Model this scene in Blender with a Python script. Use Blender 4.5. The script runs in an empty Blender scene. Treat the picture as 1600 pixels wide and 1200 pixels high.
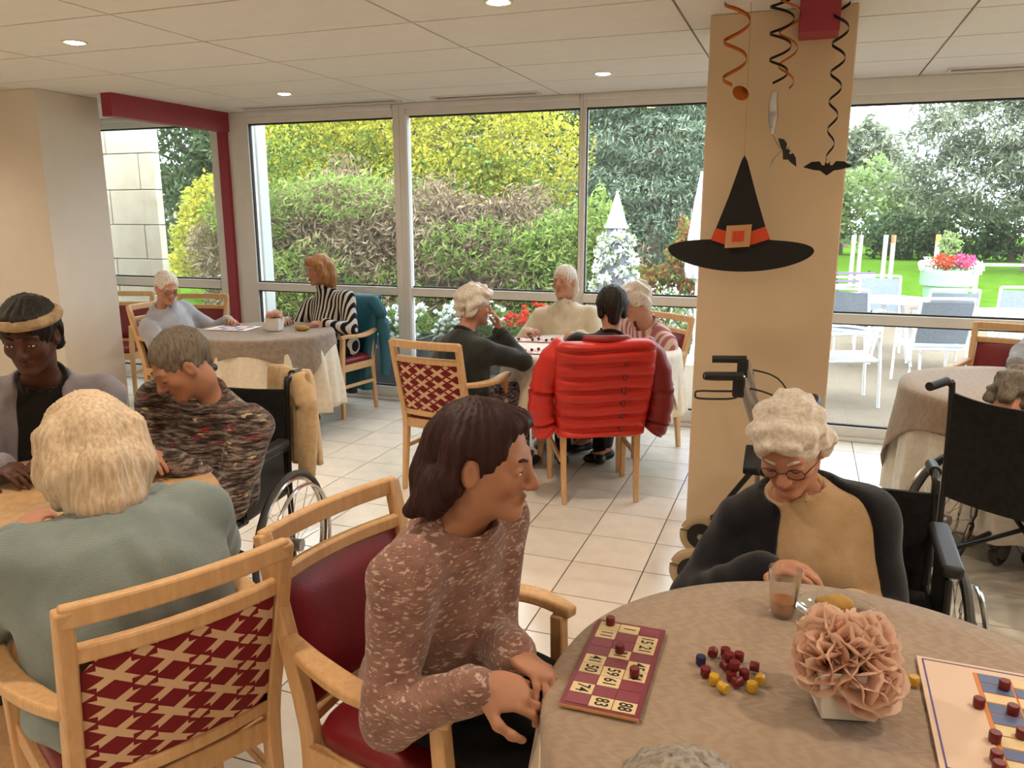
import bpy, math, random
import numpy as np
from mathutils import Matrix, Vector
S = bpy.context.scene
COL = S.collection
R = math.radians

# ---------------------------------------------------------------- camera, sky, exposure
F_PX, PITCH, YAW, EYE = 1231.0, 0.2127, 0.3511, 1.6
cam_data = bpy.data.cameras.new('camera')
cam_data.sensor_fit = 'HORIZONTAL'
cam_data.sensor_width = 36.0
cam_data.lens = F_PX / 1600.0 * 36.0
cam_data.clip_start, cam_data.clip_end = 0.05, 300
cam = bpy.data.objects.new('camera', cam_data)
cam.location = (0, 0, EYE)
cam.rotation_euler = (math.pi / 2 - PITCH, 0, YAW)
COL.objects.link(cam)
S.camera = cam
S.view_settings.view_transform = 'Standard'
S.view_settings.look = 'None'
S.view_settings.gamma = 1.0
S.view_settings.use_curve_mapping = False
S.view_settings.exposure = 0.5
S.cycles.max_bounces = 5
S.cycles.diffuse_bounces = 3
S.cycles.glossy_bounces = 2
S.cycles.transparent_max_bounces = 24
S.cycles.caustics_reflective = False
S.cycles.caustics_refractive = False
S.cycles.sample_clamp_indirect = 4.0

world = bpy.data.worlds.new('overcast_sky')
S.world = world
world.use_nodes = True
wn = world.node_tree
wn.nodes.clear()
w_out = wn.nodes.new('ShaderNodeOutputWorld')
w_bg = wn.nodes.new('ShaderNodeBackground')
w_tc = wn.nodes.new('ShaderNodeTexCoord')
w_noise = wn.nodes.new('ShaderNodeTexNoise')
w_noise.inputs['Scale'].default_value = 2.2
w_noise.inputs['Detail'].default_value = 4
w_ramp = wn.nodes.new('ShaderNodeValToRGB')
w_ramp.color_ramp.elements[0].position = 0.38
w_ramp.color_ramp.elements[0].color = (0.62, 0.80, 1.0, 1)
w_ramp.color_ramp.elements[1].position = 0.60
w_ramp.color_ramp.elements[1].color = (0.95, 0.98, 1.0, 1)
wn.links.new(w_tc.outputs['Generated'], w_noise.inputs['Vector'])
wn.links.new(w_noise.outputs['Fac'], w_ramp.inputs['Fac'])
wn.links.new(w_ramp.outputs['Color'], w_bg.inputs['Color'])
w_bg.inputs['Strength'].default_value = 6.3
wn.links.new(w_bg.outputs['Background'], w_out.inputs['Surface'])

sun_d = bpy.data.lights.new('soft_sun', 'SUN')
sun_d.energy = 1.2
sun_d.angle = R(35)
sun_d.color = (1.0, 0.95, 0.86)
sun = bpy.data.objects.new('soft_sun', sun_d)
sun.rotation_euler = (R(38), R(12), R(0))
sun.location = (0, 3, 12)
COL.objects.link(sun)

LAMP_WATTS = 38.0

# ---------------------------------------------------------------- helpers
def srgb(h):
    h = h.lstrip('#')
    v = [int(h[i:i + 2], 16) / 255 for i in (0, 2, 4)]
    return tuple((c / 12.92 if c <= 0.04045 else ((c + 0.055) / 1.055) ** 2.4) for c in v) + (1.0,)

def tag(o, label=None, cat=None, group=None, kind=None):
    if label: o['label'] = label
    if cat: o['category'] = cat
    if group: o['group'] = group
    if kind: o['kind'] = kind
    return o

def empty(name, loc=(0, 0, 0), rz=0.0, label=None, cat=None, group=None, kind=None):
    o = bpy.data.objects.new(name, None)
    o.empty_display_size = 0.1
    COL.objects.link(o)
    o.location = loc
    o.rotation_euler = (0, 0, rz)
    return tag(o, label, cat, group, kind)

def copy_tree(o, parent=None):
    c = o.copy()
    COL.objects.link(c)
    if parent: c.parent = parent
    for ch in list(o.children):
        copy_tree(ch, c)
    return c

def link_mesh(name, me, mat=None, parent=None, smooth=35, bevel=0.0, bevel_seg=2, subsurf=0):
    if mat is not None and len(me.materials) == 0:
        for m in (mat if isinstance(mat, (list, tuple)) else [mat]):
            me.materials.append(m)
    if smooth:
        me.shade_smooth()
        if smooth < 180: me.set_sharp_from_angle(angle=R(smooth))
    o = bpy.data.objects.new(name, me)
    COL.objects.link(o)
    if parent: o.parent = parent
    if bevel:
        b = o.modifiers.new('bevel', 'BEVEL')
        b.width = bevel; b.segments = bevel_seg; b.limit_method = 'ANGLE'; b.angle_limit = R(40)
    if subsurf:
        s = o.modifiers.new('sub', 'SUBSURF'); s.levels = subsurf; s.render_levels = subsurf
    return o

def frame_from(d, up=(0, 0, 1)):
    d = Vector(d).normalized()
    u = Vector(up)
    if abs(d.dot(u)) > 0.98: u = Vector((0, 1, 0))
    a = d.cross(u).normalized()
    return a, a.cross(d).normalized(), d

class MB:
    """collects simple shapes into one mesh"""
    def __init__(self):
        self.v, self.f, self.mi, self.uv = [], [], [], {}
        self.m = 0
    def add(self, vs, fs):
        b = len(self.v)
        self.v += [tuple(p) for p in vs]
        self.f += [tuple(b + i for i in q) for q in fs]
        self.mi += [self.m] * len(fs)
        return self
    def box(self, c, s, M=None):
        x, y, z = s[0] / 2, s[1] / 2, s[2] / 2
        vs = [Vector((i * x, j * y, k * z)) for i in (-1, 1) for j in (-1, 1) for k in (-1, 1)]
        if M is not None: vs = [M @ p for p in vs]
        vs = [p + Vector(c) for p in vs]
        return self.add(vs, [(0, 1, 3, 2), (4, 6, 7, 5), (0, 4, 5, 1), (2, 3, 7, 6), (0, 2, 6, 4), (1, 5, 7, 3)])
    def span(self, lo, hi):
        return self.box([(a + b) / 2 for a, b in zip(lo, hi)], [b - a for a, b in zip(lo, hi)])
    def loft(self, rings, caps=True, closed=False):
        n = len(rings[0]); vs = [p for r in rings for p in r]; fs = []
        k = len(rings)
        for i in range(k if closed else k - 1):
            a, b = i * n, ((i + 1) % k) * n
            for j in range(n):
                fs.append((a + j, a + (j + 1) % n, b + (j + 1) % n, b + j))
        if caps and not closed:
            fs.append(tuple(range(n))[::-1]); fs.append(tuple((k - 1) * n + j for j in range(n)))
        return self.add(vs, fs)
    def tube(self, pts, r, n=8, closed=False, flat=1.0, up=(0, 0, 1)):
        pts = [Vector(p) for p in pts]; k = len(pts)
        rs = r if isinstance(r, (list, tuple)) else [r] * k
        rings = []
        for i, p in enumerate(pts):
            a = pts[(i - 1) % k] if (closed or i > 0) else p
            b = pts[(i + 1) % k] if (closed or i < k - 1) else p
            x, y, _ = frame_from(b - a, up)
            rings.append([p + (x * math.cos(t) + y * math.sin(t) * flat) * rs[i] for t in [2 * math.pi * j / n for j in range(n)]])
        return self.loft(rings, True, closed)
    def sweep(self, pts, secs, up=(0, 0, 1)):
        """rectangular section (w,h) swept along pts"""
        pts = [Vector(p) for p in pts]; k = len(pts)
        if not isinstance(secs, list): secs = [secs] * k
        rings = []
        for i, p in enumerate(pts):
            a = pts[max(i - 1, 0)]; b = pts[min(i + 1, k - 1)]
            x, y, _ = frame_from(b - a, up)
            w, h = secs[i][0] / 2, secs[i][1] / 2
            rings.append([p + x * sx * w + y * sy * h for sx, sy in ((-1, -1), (1, -1), (1, 1), (-1, 1))])
        return self.loft(rings)
    def lathe(self, prof, n=24, c=(0, 0, 0), M=None, closed=False):
        rings = []
        for r, z in prof:
            ring = [Vector((max(r, 1e-4) * math.cos(2 * math.pi * j / n), max(r, 1e-4) * math.sin(2 * math.pi * j / n), z)) for j in range(n)]
            if M is not None: ring = [M @ p for p in ring]
            rings.append([p + Vector(c) for p in ring])
        return self.loft(rings, not closed, closed)
    def ball(self, c, r, n=12, m=8, M=None):
        r = r if isinstance(r, (tuple, list)) else (r, r, r)
        rings = []
        for i in range(1, m):
            t = math.pi * i / m
            ring = [Vector((r[0] * math.sin(t) * math.cos(2 * math.pi * j / n), r[1] * math.sin(t) * math.sin(2 * math.pi * j / n), -r[2] * math.cos(t))) for j in range(n)]
            if M is not None: ring = [M @ p for p in ring]
            rings.append([p + Vector(c) for p in ring])
        return self.loft(rings)
    def prism(self, poly, y0, y1):
        """outline in x,z extruded along y"""
        n = len(poly)
        vs = [(x, y0, z) for x, z in poly] + [(x, y1, z) for x, z in poly]
        fs = [tuple(range(n)), tuple(range(2 * n - 1, n - 1, -1))] + [(i, i + n, (i + 1) % n + n, (i + 1) % n) for i in range(n)]
        return self.add(vs, fs)
    def mesh(self, name):
        me = bpy.data.meshes.new(name)
        me.from_pydata(self.v, [], self.f)
        if any(self.mi): me.polygons.foreach_set('material_index', self.mi)
        me.update()
        return me
    def build(self, name, mat, parent=None, **k):
        return link_mesh(name, self.mesh(name), mat, parent, **k)

def smooth_path(pts, n=6):
    P = [Vector(p) for p in pts]; out = []
    for i in range(len(P) - 1):
        p0, p1, p2, p3 = P[max(i - 1, 0)], P[i], P[i + 1], P[min(i + 2, len(P) - 1)]
        for k in range(n):
            t = k / n
            out.append(0.5 * ((2 * p1) + (p2 - p0) * t + (2 * p0 - 5 * p1 + 4 * p2 - p3) * t * t + (3 * p1 - p0 - 3 * p2 + p3) * t ** 3))
    out.append(P[-1])
    return out

def np_mesh(name, verts, faces, col=None):
    """faces: (n,4) int array"""
    me = bpy.data.meshes.new(name)
    nv, nf = len(verts), len(faces)
    k = faces.shape[1]
    me.vertices.add(nv); me.vertices.foreach_set('co', np.ascontiguousarray(verts, np.float32).ravel())
    me.loops.add(nf * k); me.loops.foreach_set('vertex_index', np.ascontiguousarray(faces, np.int32).ravel())
    me.polygons.add(nf); me.polygons.foreach_set('loop_start', np.arange(0, nf * k, k, dtype=np.int32))
    if col is not None:
        at = me.attributes.new('tint', 'FLOAT_COLOR', 'POINT')
        at.data.foreach_set('color', np.ascontiguousarray(col, np.float32).ravel())
    me.update(calc_edges=True)
    return me

# ---------------------------------------------------------------- materials
class NT:
    def __init__(self, name):
        self.mat = bpy.data.materials.new(name); self.mat.use_nodes = True
        self.t = self.mat.node_tree; self.t.nodes.clear()
        self.out = self.t.nodes.new('ShaderNodeOutputMaterial')
    def n(self, kind, **inp):
        nd = self.t.nodes.new('ShaderNode' + kind)
        for k, v in inp.items():
            if k.startswith('_'): setattr(nd, k[1:], v)
            else: self.set(nd, k, v)
        return nd
    def set(self, nd, key, v):
        key = int(key[1:]) if key[0] == 'i' and key[1:].isdigit() else key.replace('__', ' ')
        sock = nd.inputs[key]
        if isinstance(v, bpy.types.NodeSocket): self.t.links.new(v, sock)
        else: sock.default_value = v
    def link(self, a, b): self.t.links.new(a, b)
    def math(self, op, a, b=None, c=None, clamp=False):
        nd = self.t.nodes.new('ShaderNodeMath'); nd.operation = op; nd.use_clamp = clamp
        for i, x in enumerate((a, b, c)):
            if x is None: continue
            if isinstance(x, bpy.types.NodeSocket): self.t.links.new(x, nd.inputs[i])
            else: nd.inputs[i].default_value = x
        return nd.outputs[0]
    def mix(self, fac, a, b):
        nd = self.t.nodes.new('ShaderNodeMix'); nd.data_type = 'RGBA'
        for k, v in ((0, fac), (6, a), (7, b)):
            if isinstance(v, bpy.types.NodeSocket): self.t.links.new(v, nd.inputs[k])
            else: nd.inputs[k].default_value = v
        return nd.outputs[2]
    def ramp(self, fac, stops, interp='LINEAR'):
        nd = self.t.nodes.new('ShaderNodeValToRGB'); cr = nd.color_ramp; cr.interpolation = interp
        while len(cr.elements) < len(stops): cr.elements.new(0.5)
        for e, (p, c) in zip(cr.elements, stops): e.position = p; e.color = c
        self.t.links.new(fac, nd.inputs[0])
        return nd.outputs[0]
    def coords(self, kind='Object', scale=(1, 1, 1), rot=(0, 0, 0), loc=(0, 0, 0)):
        tc = self.t.nodes.new('ShaderNodeTexCoord'); mp = self.t.nodes.new('ShaderNodeMapping')
        mp.inputs['Scale'].default_value = scale; mp.inputs['Rotation'].default_value = rot; mp.inputs['Location'].default_value = loc
        self.t.links.new(tc.outputs[kind], mp.inputs[0])
        return mp.outputs[0]
    def noise(self, vec, scale, detail=3, rough=0.55):
        return self.n('TexNoise', Vector=vec, Scale=scale, Detail=detail, Roughness=rough).outputs[0]
    def bump(self, h, strength=0.3, dist=0.01):
        return self.n('Bump', Height=h, Strength=strength, Distance=dist).outputs[0]
    def finish(self, color, rough=0.6, metal=0.0, normal=None, spec=0.5, sheen=0.0, **k):
        p = self.n('BsdfPrincipled')
        for key, v in dict(k, Base__Color=color, Roughness=rough, Metallic=metal, Specular__IOR__Level=spec, Sheen__Weight=sheen).items(): self.set(p, key, v)
        if normal is not None: self.link(normal, p.inputs['Normal'])
        self.link(p.outputs[0], self.out.inputs[0])
        return self.mat

def plain(name, hexcol, rough=0.6, metal=0.0, spec=0.5, bump=0.0, bscale=200, var=0.0, vscale=8, **k):
    t = NT(name); v = t.coords()
    c = srgb(hexcol)
    if var:
        nz = t.noise(v, vscale, 4)
        c = t.ramp(nz, [(0.3, tuple(x * (1 - var) for x in c[:3]) + (1,)), (0.7, tuple(min(1, x * (1 + var)) for x in c[:3]) + (1,))])
    nm = t.bump(t.noise(v, bscale, 2), bump, 0.004) if bump else None
    return t.finish(c, rough, metal, nm, spec, **k)

def wood(name, a, b, rough=0.42):
    t = NT(name); v = t.coords(scale=(9, 9, 1.5))
    nz = t.noise(v, 7, 5, 0.6)
    c = t.ramp(nz, [(0.3, srgb(a)), (0.7, srgb(b))])
    return t.finish(c, rough, 0, t.bump(nz, 0.05, 0.002), 0.4)

def fabric(name, hexcol, hex2=None, scale=60, rough=0.9, bump=0.35, bscale=350, sheen=0.15, stretch=(1, 1, 1), contrast=(0.4, 0.6)):
    t = NT(name); v = t.coords(scale=stretch)
    nz = t.noise(v, scale, 4)
    c = t.ramp(nz, [(contrast[0], srgb(hexcol)), (contrast[1], srgb(hex2 or hexcol))])
    return t.finish(c, rough, 0, t.bump(t.noise(t.coords(), bscale, 2), bump, 0.003), 0.2, sheen)

M = {}
M['ceiling'] = plain('ceiling_panel_paint', '#e4dfd6', 0.85, bump=0.06, bscale=500, var=0.02)
M['ceiling_grid'] = plain('ceiling_grid_metal', '#8f8579', 0.6)
M['wall'] = plain('cream_wall_paint', '#dfd2bf', 0.75, bump=0.05, bscale=250, var=0.02)
M['pier'] = plain('cream_paint_daylit', '#e2d6c6', 0.7, bump=0.05, bscale=250, var=0.02)  # same cream as the pillar, whitened to stand in for window light
M['column_warm'] = plain('cream_paint_lamplit', '#d8bf9d', 0.7, bump=0.05, bscale=250, var=0.02)  # cream made tanner, the warmth of the lamplight put into its colour
M['red_trim'] = plain('raspberry_paint', '#99303f', 0.5, var=0.03)
M['alu'] = plain('grey_aluminium_frame', '#e2ded8', 0.42, 0.0, var=0.03)
M['gasket'] = plain('dark_gasket', '#2f2c2a', 0.7)
M['grout'] = plain('tile_grout', '#62594f', 0.9)
t = NT('cream_floor_tile')
g = t.n('ObjectInfo').outputs['Random']
nz = t.noise(t.coords('Object'), 9, 4)
base = t.ramp(nz, [(0.3, srgb('#e6ddd0')), (0.7, srgb('#efe8dc'))])
hs = t.n('HueSaturation', Color=base, Value=t.math('ADD', t.math('MULTIPLY', g, 0.08), 0.95)).outputs[0]
M['tile'] = t.finish(hs, t.ramp(nz, [(0.3, (0.16,) * 3 + (1,)), (0.7, (0.27,) * 3 + (1,))]), 0, None, 0.5)
M['beech'] = wood('beech_wood', '#d0a26e', '#e2b888')
M['beech_pale'] = wood('pale_beech_wood', '#c9a983', '#d8bb96')
M['red_vinyl'] = plain('dark_red_vinyl', '#7a141f', 0.38, bump=0.12, bscale=160, var=0.05)
M['cream_cloth'] = fabric('cream_tablecloth', '#e3d3bb', '#ebdcc6', 30, bump=0.2)
M['white_cloth'] = fabric('white_tablecloth', '#e6ddcf', '#efe8dc', 30, bump=0.2)
t = NT('taupe_damask_cloth'); v = t.coords()
wv = t.n('TexWave', Vector=t.coords(scale=(0.6, 2.2, 1)), Scale=14, Distortion=9, Detail=3, Detail__Scale=1.6).outputs['Fac']
nz = t.noise(v, 26, 4)
c = t.ramp(t.math('ADD', t.math('MULTIPLY', wv, 0.35), t.math('MULTIPLY', nz, 0.65)), [(0.3, srgb('#a08a76')), (0.7, srgb('#a99480'))])
M['taupe_cloth'] = t.finish(c, 0.85, 0, t.bump(t.math('ADD', wv, t.noise(v, 300, 2)), 0.35, 0.004), 0.2, 0.2)
M['taupe_dark'] = fabric('taupe_overcloth', '#8d7c6d', '#9b8a7a', 30, bump=0.25)
M['black_metal'] = plain('black_metal', '#1d1c1c', 0.4, 0.3)
M['black_plastic'] = plain('black_plastic', '#191818', 0.5)
M['black_nylon'] = fabric('black_nylon', '#1b1a1a', '#232222', 40, bump=0.15, sheen=0.05)
M['rubber'] = plain('grey_rubber', '#4a4744', 0.75)
M['chrome'] = plain('chrome_tube', '#c9c6c2', 0.18, 1.0)
M['silver'] = plain('silver_paint', '#9d9894', 0.35, 0.7)
M['rollator_tyre'] = plain('beige_rubber_tyre', '#b39b7b', 0.7)
M['white_plastic'] = plain('white_plastic', '#f0eeea', 0.4)
M['white_metal'] = plain('white_lacquered_metal', '#eef0f1', 0.35)
M['mesh_grey'] = fabric('grey_mesh_fabric', '#6f7680', '#7d848d', 80, bump=0.2)
M['paper'] = plain('white_paper', '#ece6e2', 0.7)

def glass_pane():
    t = NT('window_glass')
    tr = t.n('BsdfTransparent', Color=(0.97, 0.985, 0.98, 1))
    gl = t.n('BsdfGlossy', Color=(1, 1, 1, 1), Roughness=0.02)
    fr = t.n('Fresnel', IOR=1.35)
    mx = t.n('MixShader', Fac=t.math('MULTIPLY', fr.outputs[0], 0.7))
    t.link(tr.outputs[0], mx.inputs[1]); t.link(gl.outputs[0], mx.inputs[2])
    haze = t.n('BsdfTranslucent', Color=(0.9, 0.92, 0.93, 1)); m2 = t.n('MixShader', Fac=0.006)  # pale glare haze mixed into the pane to lift dark tones outside
    t.link(mx.outputs[0], m2.inputs[1]); t.link(haze.outputs[0], m2.inputs[2])
    t.link(m2.outputs[0], t.out.inputs[0])
    return t.mat
M['glass'] = glass_pane()
def clear_glass(name, tint):
    t = NT(name)
    tr = t.n('BsdfTransparent', Color=tint); gl = t.n('BsdfGlossy', Color=(1, 1, 1, 1), Roughness=0.05)
    lw = t.n('LayerWeight', Blend=0.35)
    mx = t.n('MixShader', Fac=lw.outputs['Facing'])
    t.link(tr.outputs[0], mx.inputs[1]); t.link(gl.outputs[0], mx.inputs[2]); t.link(mx.outputs[0], t.out.inputs[0])
    return t.mat
M['drink_glass'] = clear_glass('clear_drinking_glass', (0.95, 0.94, 0.92, 1))

# woven back fabric: cream saltires and lozenges printed on dark red
t = NT('red_saltire_fabric'); tc = t.n('TexCoord'); sp = t.n('SeparateXYZ', Vector=tc.outputs['UV'])
def cellc(s, k): return t.math('ABSOLUTE', t.math('SUBTRACT', t.math('FRACT', t.math('MULTIPLY', s, k)), 0.5))
a, b = cellc(sp.outputs[0], 3.6), cellc(sp.outputs[1], 4.2)
dif = t.math('ABSOLUTE', t.math('SUBTRACT', a, b)); sm = t.math('ADD', a, b)
arm = t.math('LESS_THAN', dif, 0.15)
end = t.math('LESS_THAN', sm, t.math('ADD', t.math('MULTIPLY', dif, 1.0), 0.56))
loz = t.math('GREATER_THAN', sm, 0.81)
mask = t.math('MAXIMUM', t.math('MULTIPLY', arm, end), loz)
M['saltire'] = t.finish(t.mix(mask, srgb('#7c1a22'), srgb('#dcb894')), 0.75, 0, t.bump(t.noise(t.coords(), 400, 2), 0.2, 0.002), 0.25)

# ---------------------------------------------------------------- organic surfaces (bodies, clothes, hair)
def _rc(P, a, b, ra, rb):
    ab = b - a; L = float(np.dot(ab, ab)) + 1e-12
    h = np.clip(((P - a) @ ab) / L, 0, 1)
    return np.sqrt((((P - a) - h[..., None] * ab) ** 2).sum(-1)) - (ra + (rb - ra) * h)
def _el(P, c, r, Rm):
    q = P - c
    if Rm is not None: q = q @ Rm
    k0 = np.sqrt(((q / r) ** 2).sum(-1)); k1 = np.sqrt(((q / (r * r)) ** 2).sum(-1)) + 1e-9
    return k0 * (k0 - 1) / k1

class Field:
    def __init__(self, k=0.02): self.p = []; self.k = k
    def rc(self, a, b, ra, rb=None, k=None, op=1):
        self.p.append(('rc', np.array(a, float), np.array(b, float), ra, ra if rb is None else rb, k or self.k, op)); return self
    def chain(self, pts, rs, **kw):
        for i in range(len(pts) - 1): self.rc(pts[i], pts[i + 1], rs[i], rs[i + 1], **kw)
        return self
    def el(self, c, r, Rm=None, k=None, op=1):
        self.p.append(('el', np.array(c, float), np.array(r, float), Rm, None, k or self.k, op)); return self
    def bounds(self, q):
        if q[0] == 'rc': return np.minimum(q[1] - q[3], q[2] - q[4]), np.maximum(q[1] + q[3], q[2] + q[4])
        m = q[2].max() if q[3] is not None else q[2]
        return q[1] - m, q[1] + m
    def solve(self, res, grow=0.0, noise=None, clip=None):
        bs = [self.bounds(q) for q in self.p if q[6] > 0]
        lo = np.min([b[0] for b in bs], 0) - 0.03 - grow; hi = np.max([b[1] for b in bs], 0) + 0.03 + grow
        n = np.ceil((hi - lo) / res).astype(int) + 1
        D = np.full(n, 0.5, np.float32)
        for q in self.p:
            b0, b1 = self.bounds(q); m = q[5] + grow + 2.5 * res
            i0 = np.clip(np.floor((b0 - m - lo) / res).astype(int), 0, n); i1 = np.clip(np.ceil((b1 + m - lo) / res).astype(int) + 1, 0, n)
            if (i1 <= i0).any(): continue
            ax = [lo[j] + np.arange(i0[j], i1[j]) * res for j in range(3)]
            P = np.stack(np.meshgrid(*ax, indexing='ij'), -1)
            d = _rc(P, *q[1:5]) if q[0] == 'rc' else _el(P, q[1], q[2], q[3])
            sl = tuple(slice(i0[j], i1[j]) for j in range(3)); D0 = D[sl]; k = q[5]
            if q[6] > 0:
                d = d - grow
                h = np.clip(0.5 + 0.5 * (D0 - d) / k, 0, 1)
                D[sl] = D0 * (1 - h) + d * h - k * h * (1 - h)
            else:
                h = np.clip(0.5 - 0.5 * (D0 + d) / k, 0, 1)
                D[sl] = D0 * (1 - h) - d * h + k * h * (1 - h)
        if noise is not None or clip is not None:
            ax = [lo[j] + np.arange(n[j]) * res for j in range(3)]
            X, Y, Z = np.meshgrid(*ax, indexing='ij', sparse=True)
            if noise is not None: D = D + noise(X, Y, Z).astype(np.float32)
            if clip is not None: D = np.maximum(D, clip(X, Y, Z).astype(np.float32))
        D[0], D[-1] = 0.5, 0.5; D[:, 0], D[:, -1] = 0.5, 0.5; D[:, :, 0], D[:, :, -1] = 0.5, 0.5
        return surface_net(D, lo, res)

def surface_net(D, lo, res):
    ins = D < 0
    nx, ny, nz = D.shape
    cnt = np.zeros((nx - 1, ny - 1, nz - 1), np.int8)
    for dx in (0, 1):
        for dy in (0, 1):
            for dz in (0, 1): cnt += ins[dx:nx - 1 + dx, dy:ny - 1 + dy, dz:nz - 1 + dz]
    act = (cnt > 0) & (cnt < 8)
    I = np.argwhere(act)
    if len(I) == 0: return np.zeros((0, 3)), np.zeros((0, 4), int)
    idx = np.full(act.shape, -1, np.int32); idx[act] = np.arange(len(I))
    pos = np.zeros((len(I), 3)); num = np.zeros(len(I))
    cs = [(a, b, c) for a in (0, 1) for b in (0, 1) for c in (0, 1)]
    val = {c: D[I[:, 0] + c[0], I[:, 1] + c[1], I[:, 2] + c[2]] for c in cs}
    for a in cs:
        for ax in range(3):
            if a[ax]: continue
            b = list(a); b[ax] = 1; b = tuple(b)
            va, vb = val[a], val[b]; s = (va < 0) != (vb < 0)
            tt = va[s] / (va[s] - vb[s])
            p = np.tile(np.array(a, float), (s.sum(), 1)); p[:, ax] += tt
            pos[s] += p; num[s] += 1
    V = lo + (I + pos / num[:, None]) * res
    faces = []
    for ax in range(3):
        sl0 = [slice(None)] * 3; sl1 = [slice(None)] * 3
        sl0[ax] = slice(0, -1); sl1[ax] = slice(1, None)
        a, b = ins[tuple(sl0)], ins[tuple(sl1)]
        E = np.argwhere(a != b); flip = a[tuple(E.T)]
        u, w = (ax + 1) % 3, (ax + 2) % 3
        ok = (E[:, u] > 0) & (E[:, w] > 0); E, flip = E[ok], flip[ok]
        q = []
        for du, dw in ((1, 1), (0, 1), (0, 0), (1, 0)):
            c = E.copy(); c[:, u] -= du; c[:, w] -= dw
            q.append(idx[tuple(c.T)])
        q = np.stack(q, 1); q[~flip] = q[~flip][:, ::-1]
        faces.append(q)
    Fc = np.concatenate(faces)
    return V, Fc[(Fc >= 0).all(1)]

def join_nets(nets):
    vs, fs, o = [], [], 0
    for v, f in nets:
        vs.append(v); fs.append(f + o); o += len(v)
    return np.concatenate(vs), np.concatenate(fs)

# ================================================================ the room
def cam_xy(p):
    fw = Vector((-math.sin(YAW) * math.cos(PITCH), math.cos(YAW) * math.cos(PITCH), -math.sin(PITCH)))
    rt = Vector((math.cos(YAW), math.sin(YAW), 0)); up = rt.cross(fw)
    v = Vector(p) - Vector((0, 0, EYE)); d = v.dot(fw)
    return (800 + F_PX * v.dot(rt) / d, 600 - F_PX * v.dot(up) / d, d) if d > 0.05 else (9e9, 9e9, d)

CZ = 2.47
WALL_Y = 5.98
X0, X1, Y0 = -8.0, 4.4, -3.6

# floor: a grout bed with single tiles laid on it
mb = MB(); mb.span((X0, Y0, -0.16), (X1, WALL_Y + 0.02, -0.004))
floor = mb.build('floor', M['grout'], smooth=0)
tag(floor, 'glossy cream square tile floor of the dining room', 'floor', kind='structure')
TS, TX, TY = 0.335, -3.267, 3.008
tb = MB(); tb.box((0, 0, -0.006), (TS - 0.006, TS - 0.006, 0.012))
tile_me = tb.mesh('tile'); tile_me.materials.append(M['tile'])
seen, rest = [], []
for i in range(int((X0 - TX) / TS) - 1, int((X1 - TX) / TS) + 2):
    for j in range(int((Y0 - TY) / TS) - 1, int((WALL_Y - TY) / TS) + 2):
        x, y = TX + (i + 0.5) * TS, TY + (j + 0.5) * TS
        if x - TS / 2 < X0 or x + TS / 2 > X1 or y - TS / 2 < Y0: continue
        y1 = min(y + TS / 2, WALL_Y)
        if y1 - (y - TS / 2) < 0.05: continue
        px, py, d = cam_xy((x, y, 0))
        full = y + TS / 2 <= WALL_Y
        if full and -60 < px < 1660 and -60 < py < 1260: seen.append((d, x, y))
        else: rest.append((x, y, (y - TS / 2 + y1) / 2, y1 - (y - TS / 2) - 0.006))
seen.sort()
for d, x, y in seen[:300]:
    o = bpy.data.objects.new('tile', tile_me); COL.objects.link(o); o.location = (x, y, 0); o.parent = floor
rb = MB()
for d, x, y in seen[300:]: rb.box((x, y, -0.006), (TS - 0.006, TS - 0.006, 0.012))
for x, y, yc, h in rest: rb.box((x, yc, -0.006), (TS - 0.006, h, 0.012))
tag(rb.build('tile_field', M['tile'], floor, smooth=0), kind='stuff')

# ceiling: metal grid with single panels hung in it
mb = MB(); mb.span((X0, Y0, CZ + 0.012), (X1, WALL_Y + 0.1, CZ + 0.2))
ceiling = mb.build('ceiling', M['ceiling_grid'], smooth=0)
tag(ceiling, 'suspended ceiling of pale rectangular panels', 'ceiling', kind='structure')
CX0, CY0 = -4.19, 2.336
pb = MB(); pb.box((0, 0, CZ + 0.011), (1.2 - 0.012, 0.6 - 0.012, 0.022))
panel_me = pb.mesh('panel'); panel_me.materials.append(M['ceiling'])
fb = MB()
for i in range(-4, 8):
    for j in range(-10, 7):
        x, y = CX0 + (i + 0.5) * 1.2, CY0 + (j + 0.5) * 0.6
        if x - 0.6 < X0 - 0.5 or x + 0.6 > X1 + 0.7 or y - 0.3 < Y0: continue
        y1 = min(y + 0.3, WALL_Y + 0.0)
        if y1 - (y - 0.3) < 0.04: continue
        cs = [cam_xy((x + a * 0.6, y + b * 0.3, CZ)) for a in (-1, 0, 1) for b in (-1, 0, 1)]
        vis = any(-40 < c[0] < 1640 and -40 < c[1] < 1240 for c in cs)
        if vis and y + 0.3 <= WALL_Y:
            o = bpy.data.objects.new('panel', panel_me); COL.objects.link(o); o.location = (x, y, 0); o.parent = ceiling
        else:
            fb.box((x, (y - 0.3 + y1) / 2, CZ + 0.011), (1.188, y1 - y + 0.3 - 0.012, 0.022))
tag(fb.build('panel_field', M['ceiling'], ceiling, smooth=0), kind='stuff')

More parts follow.
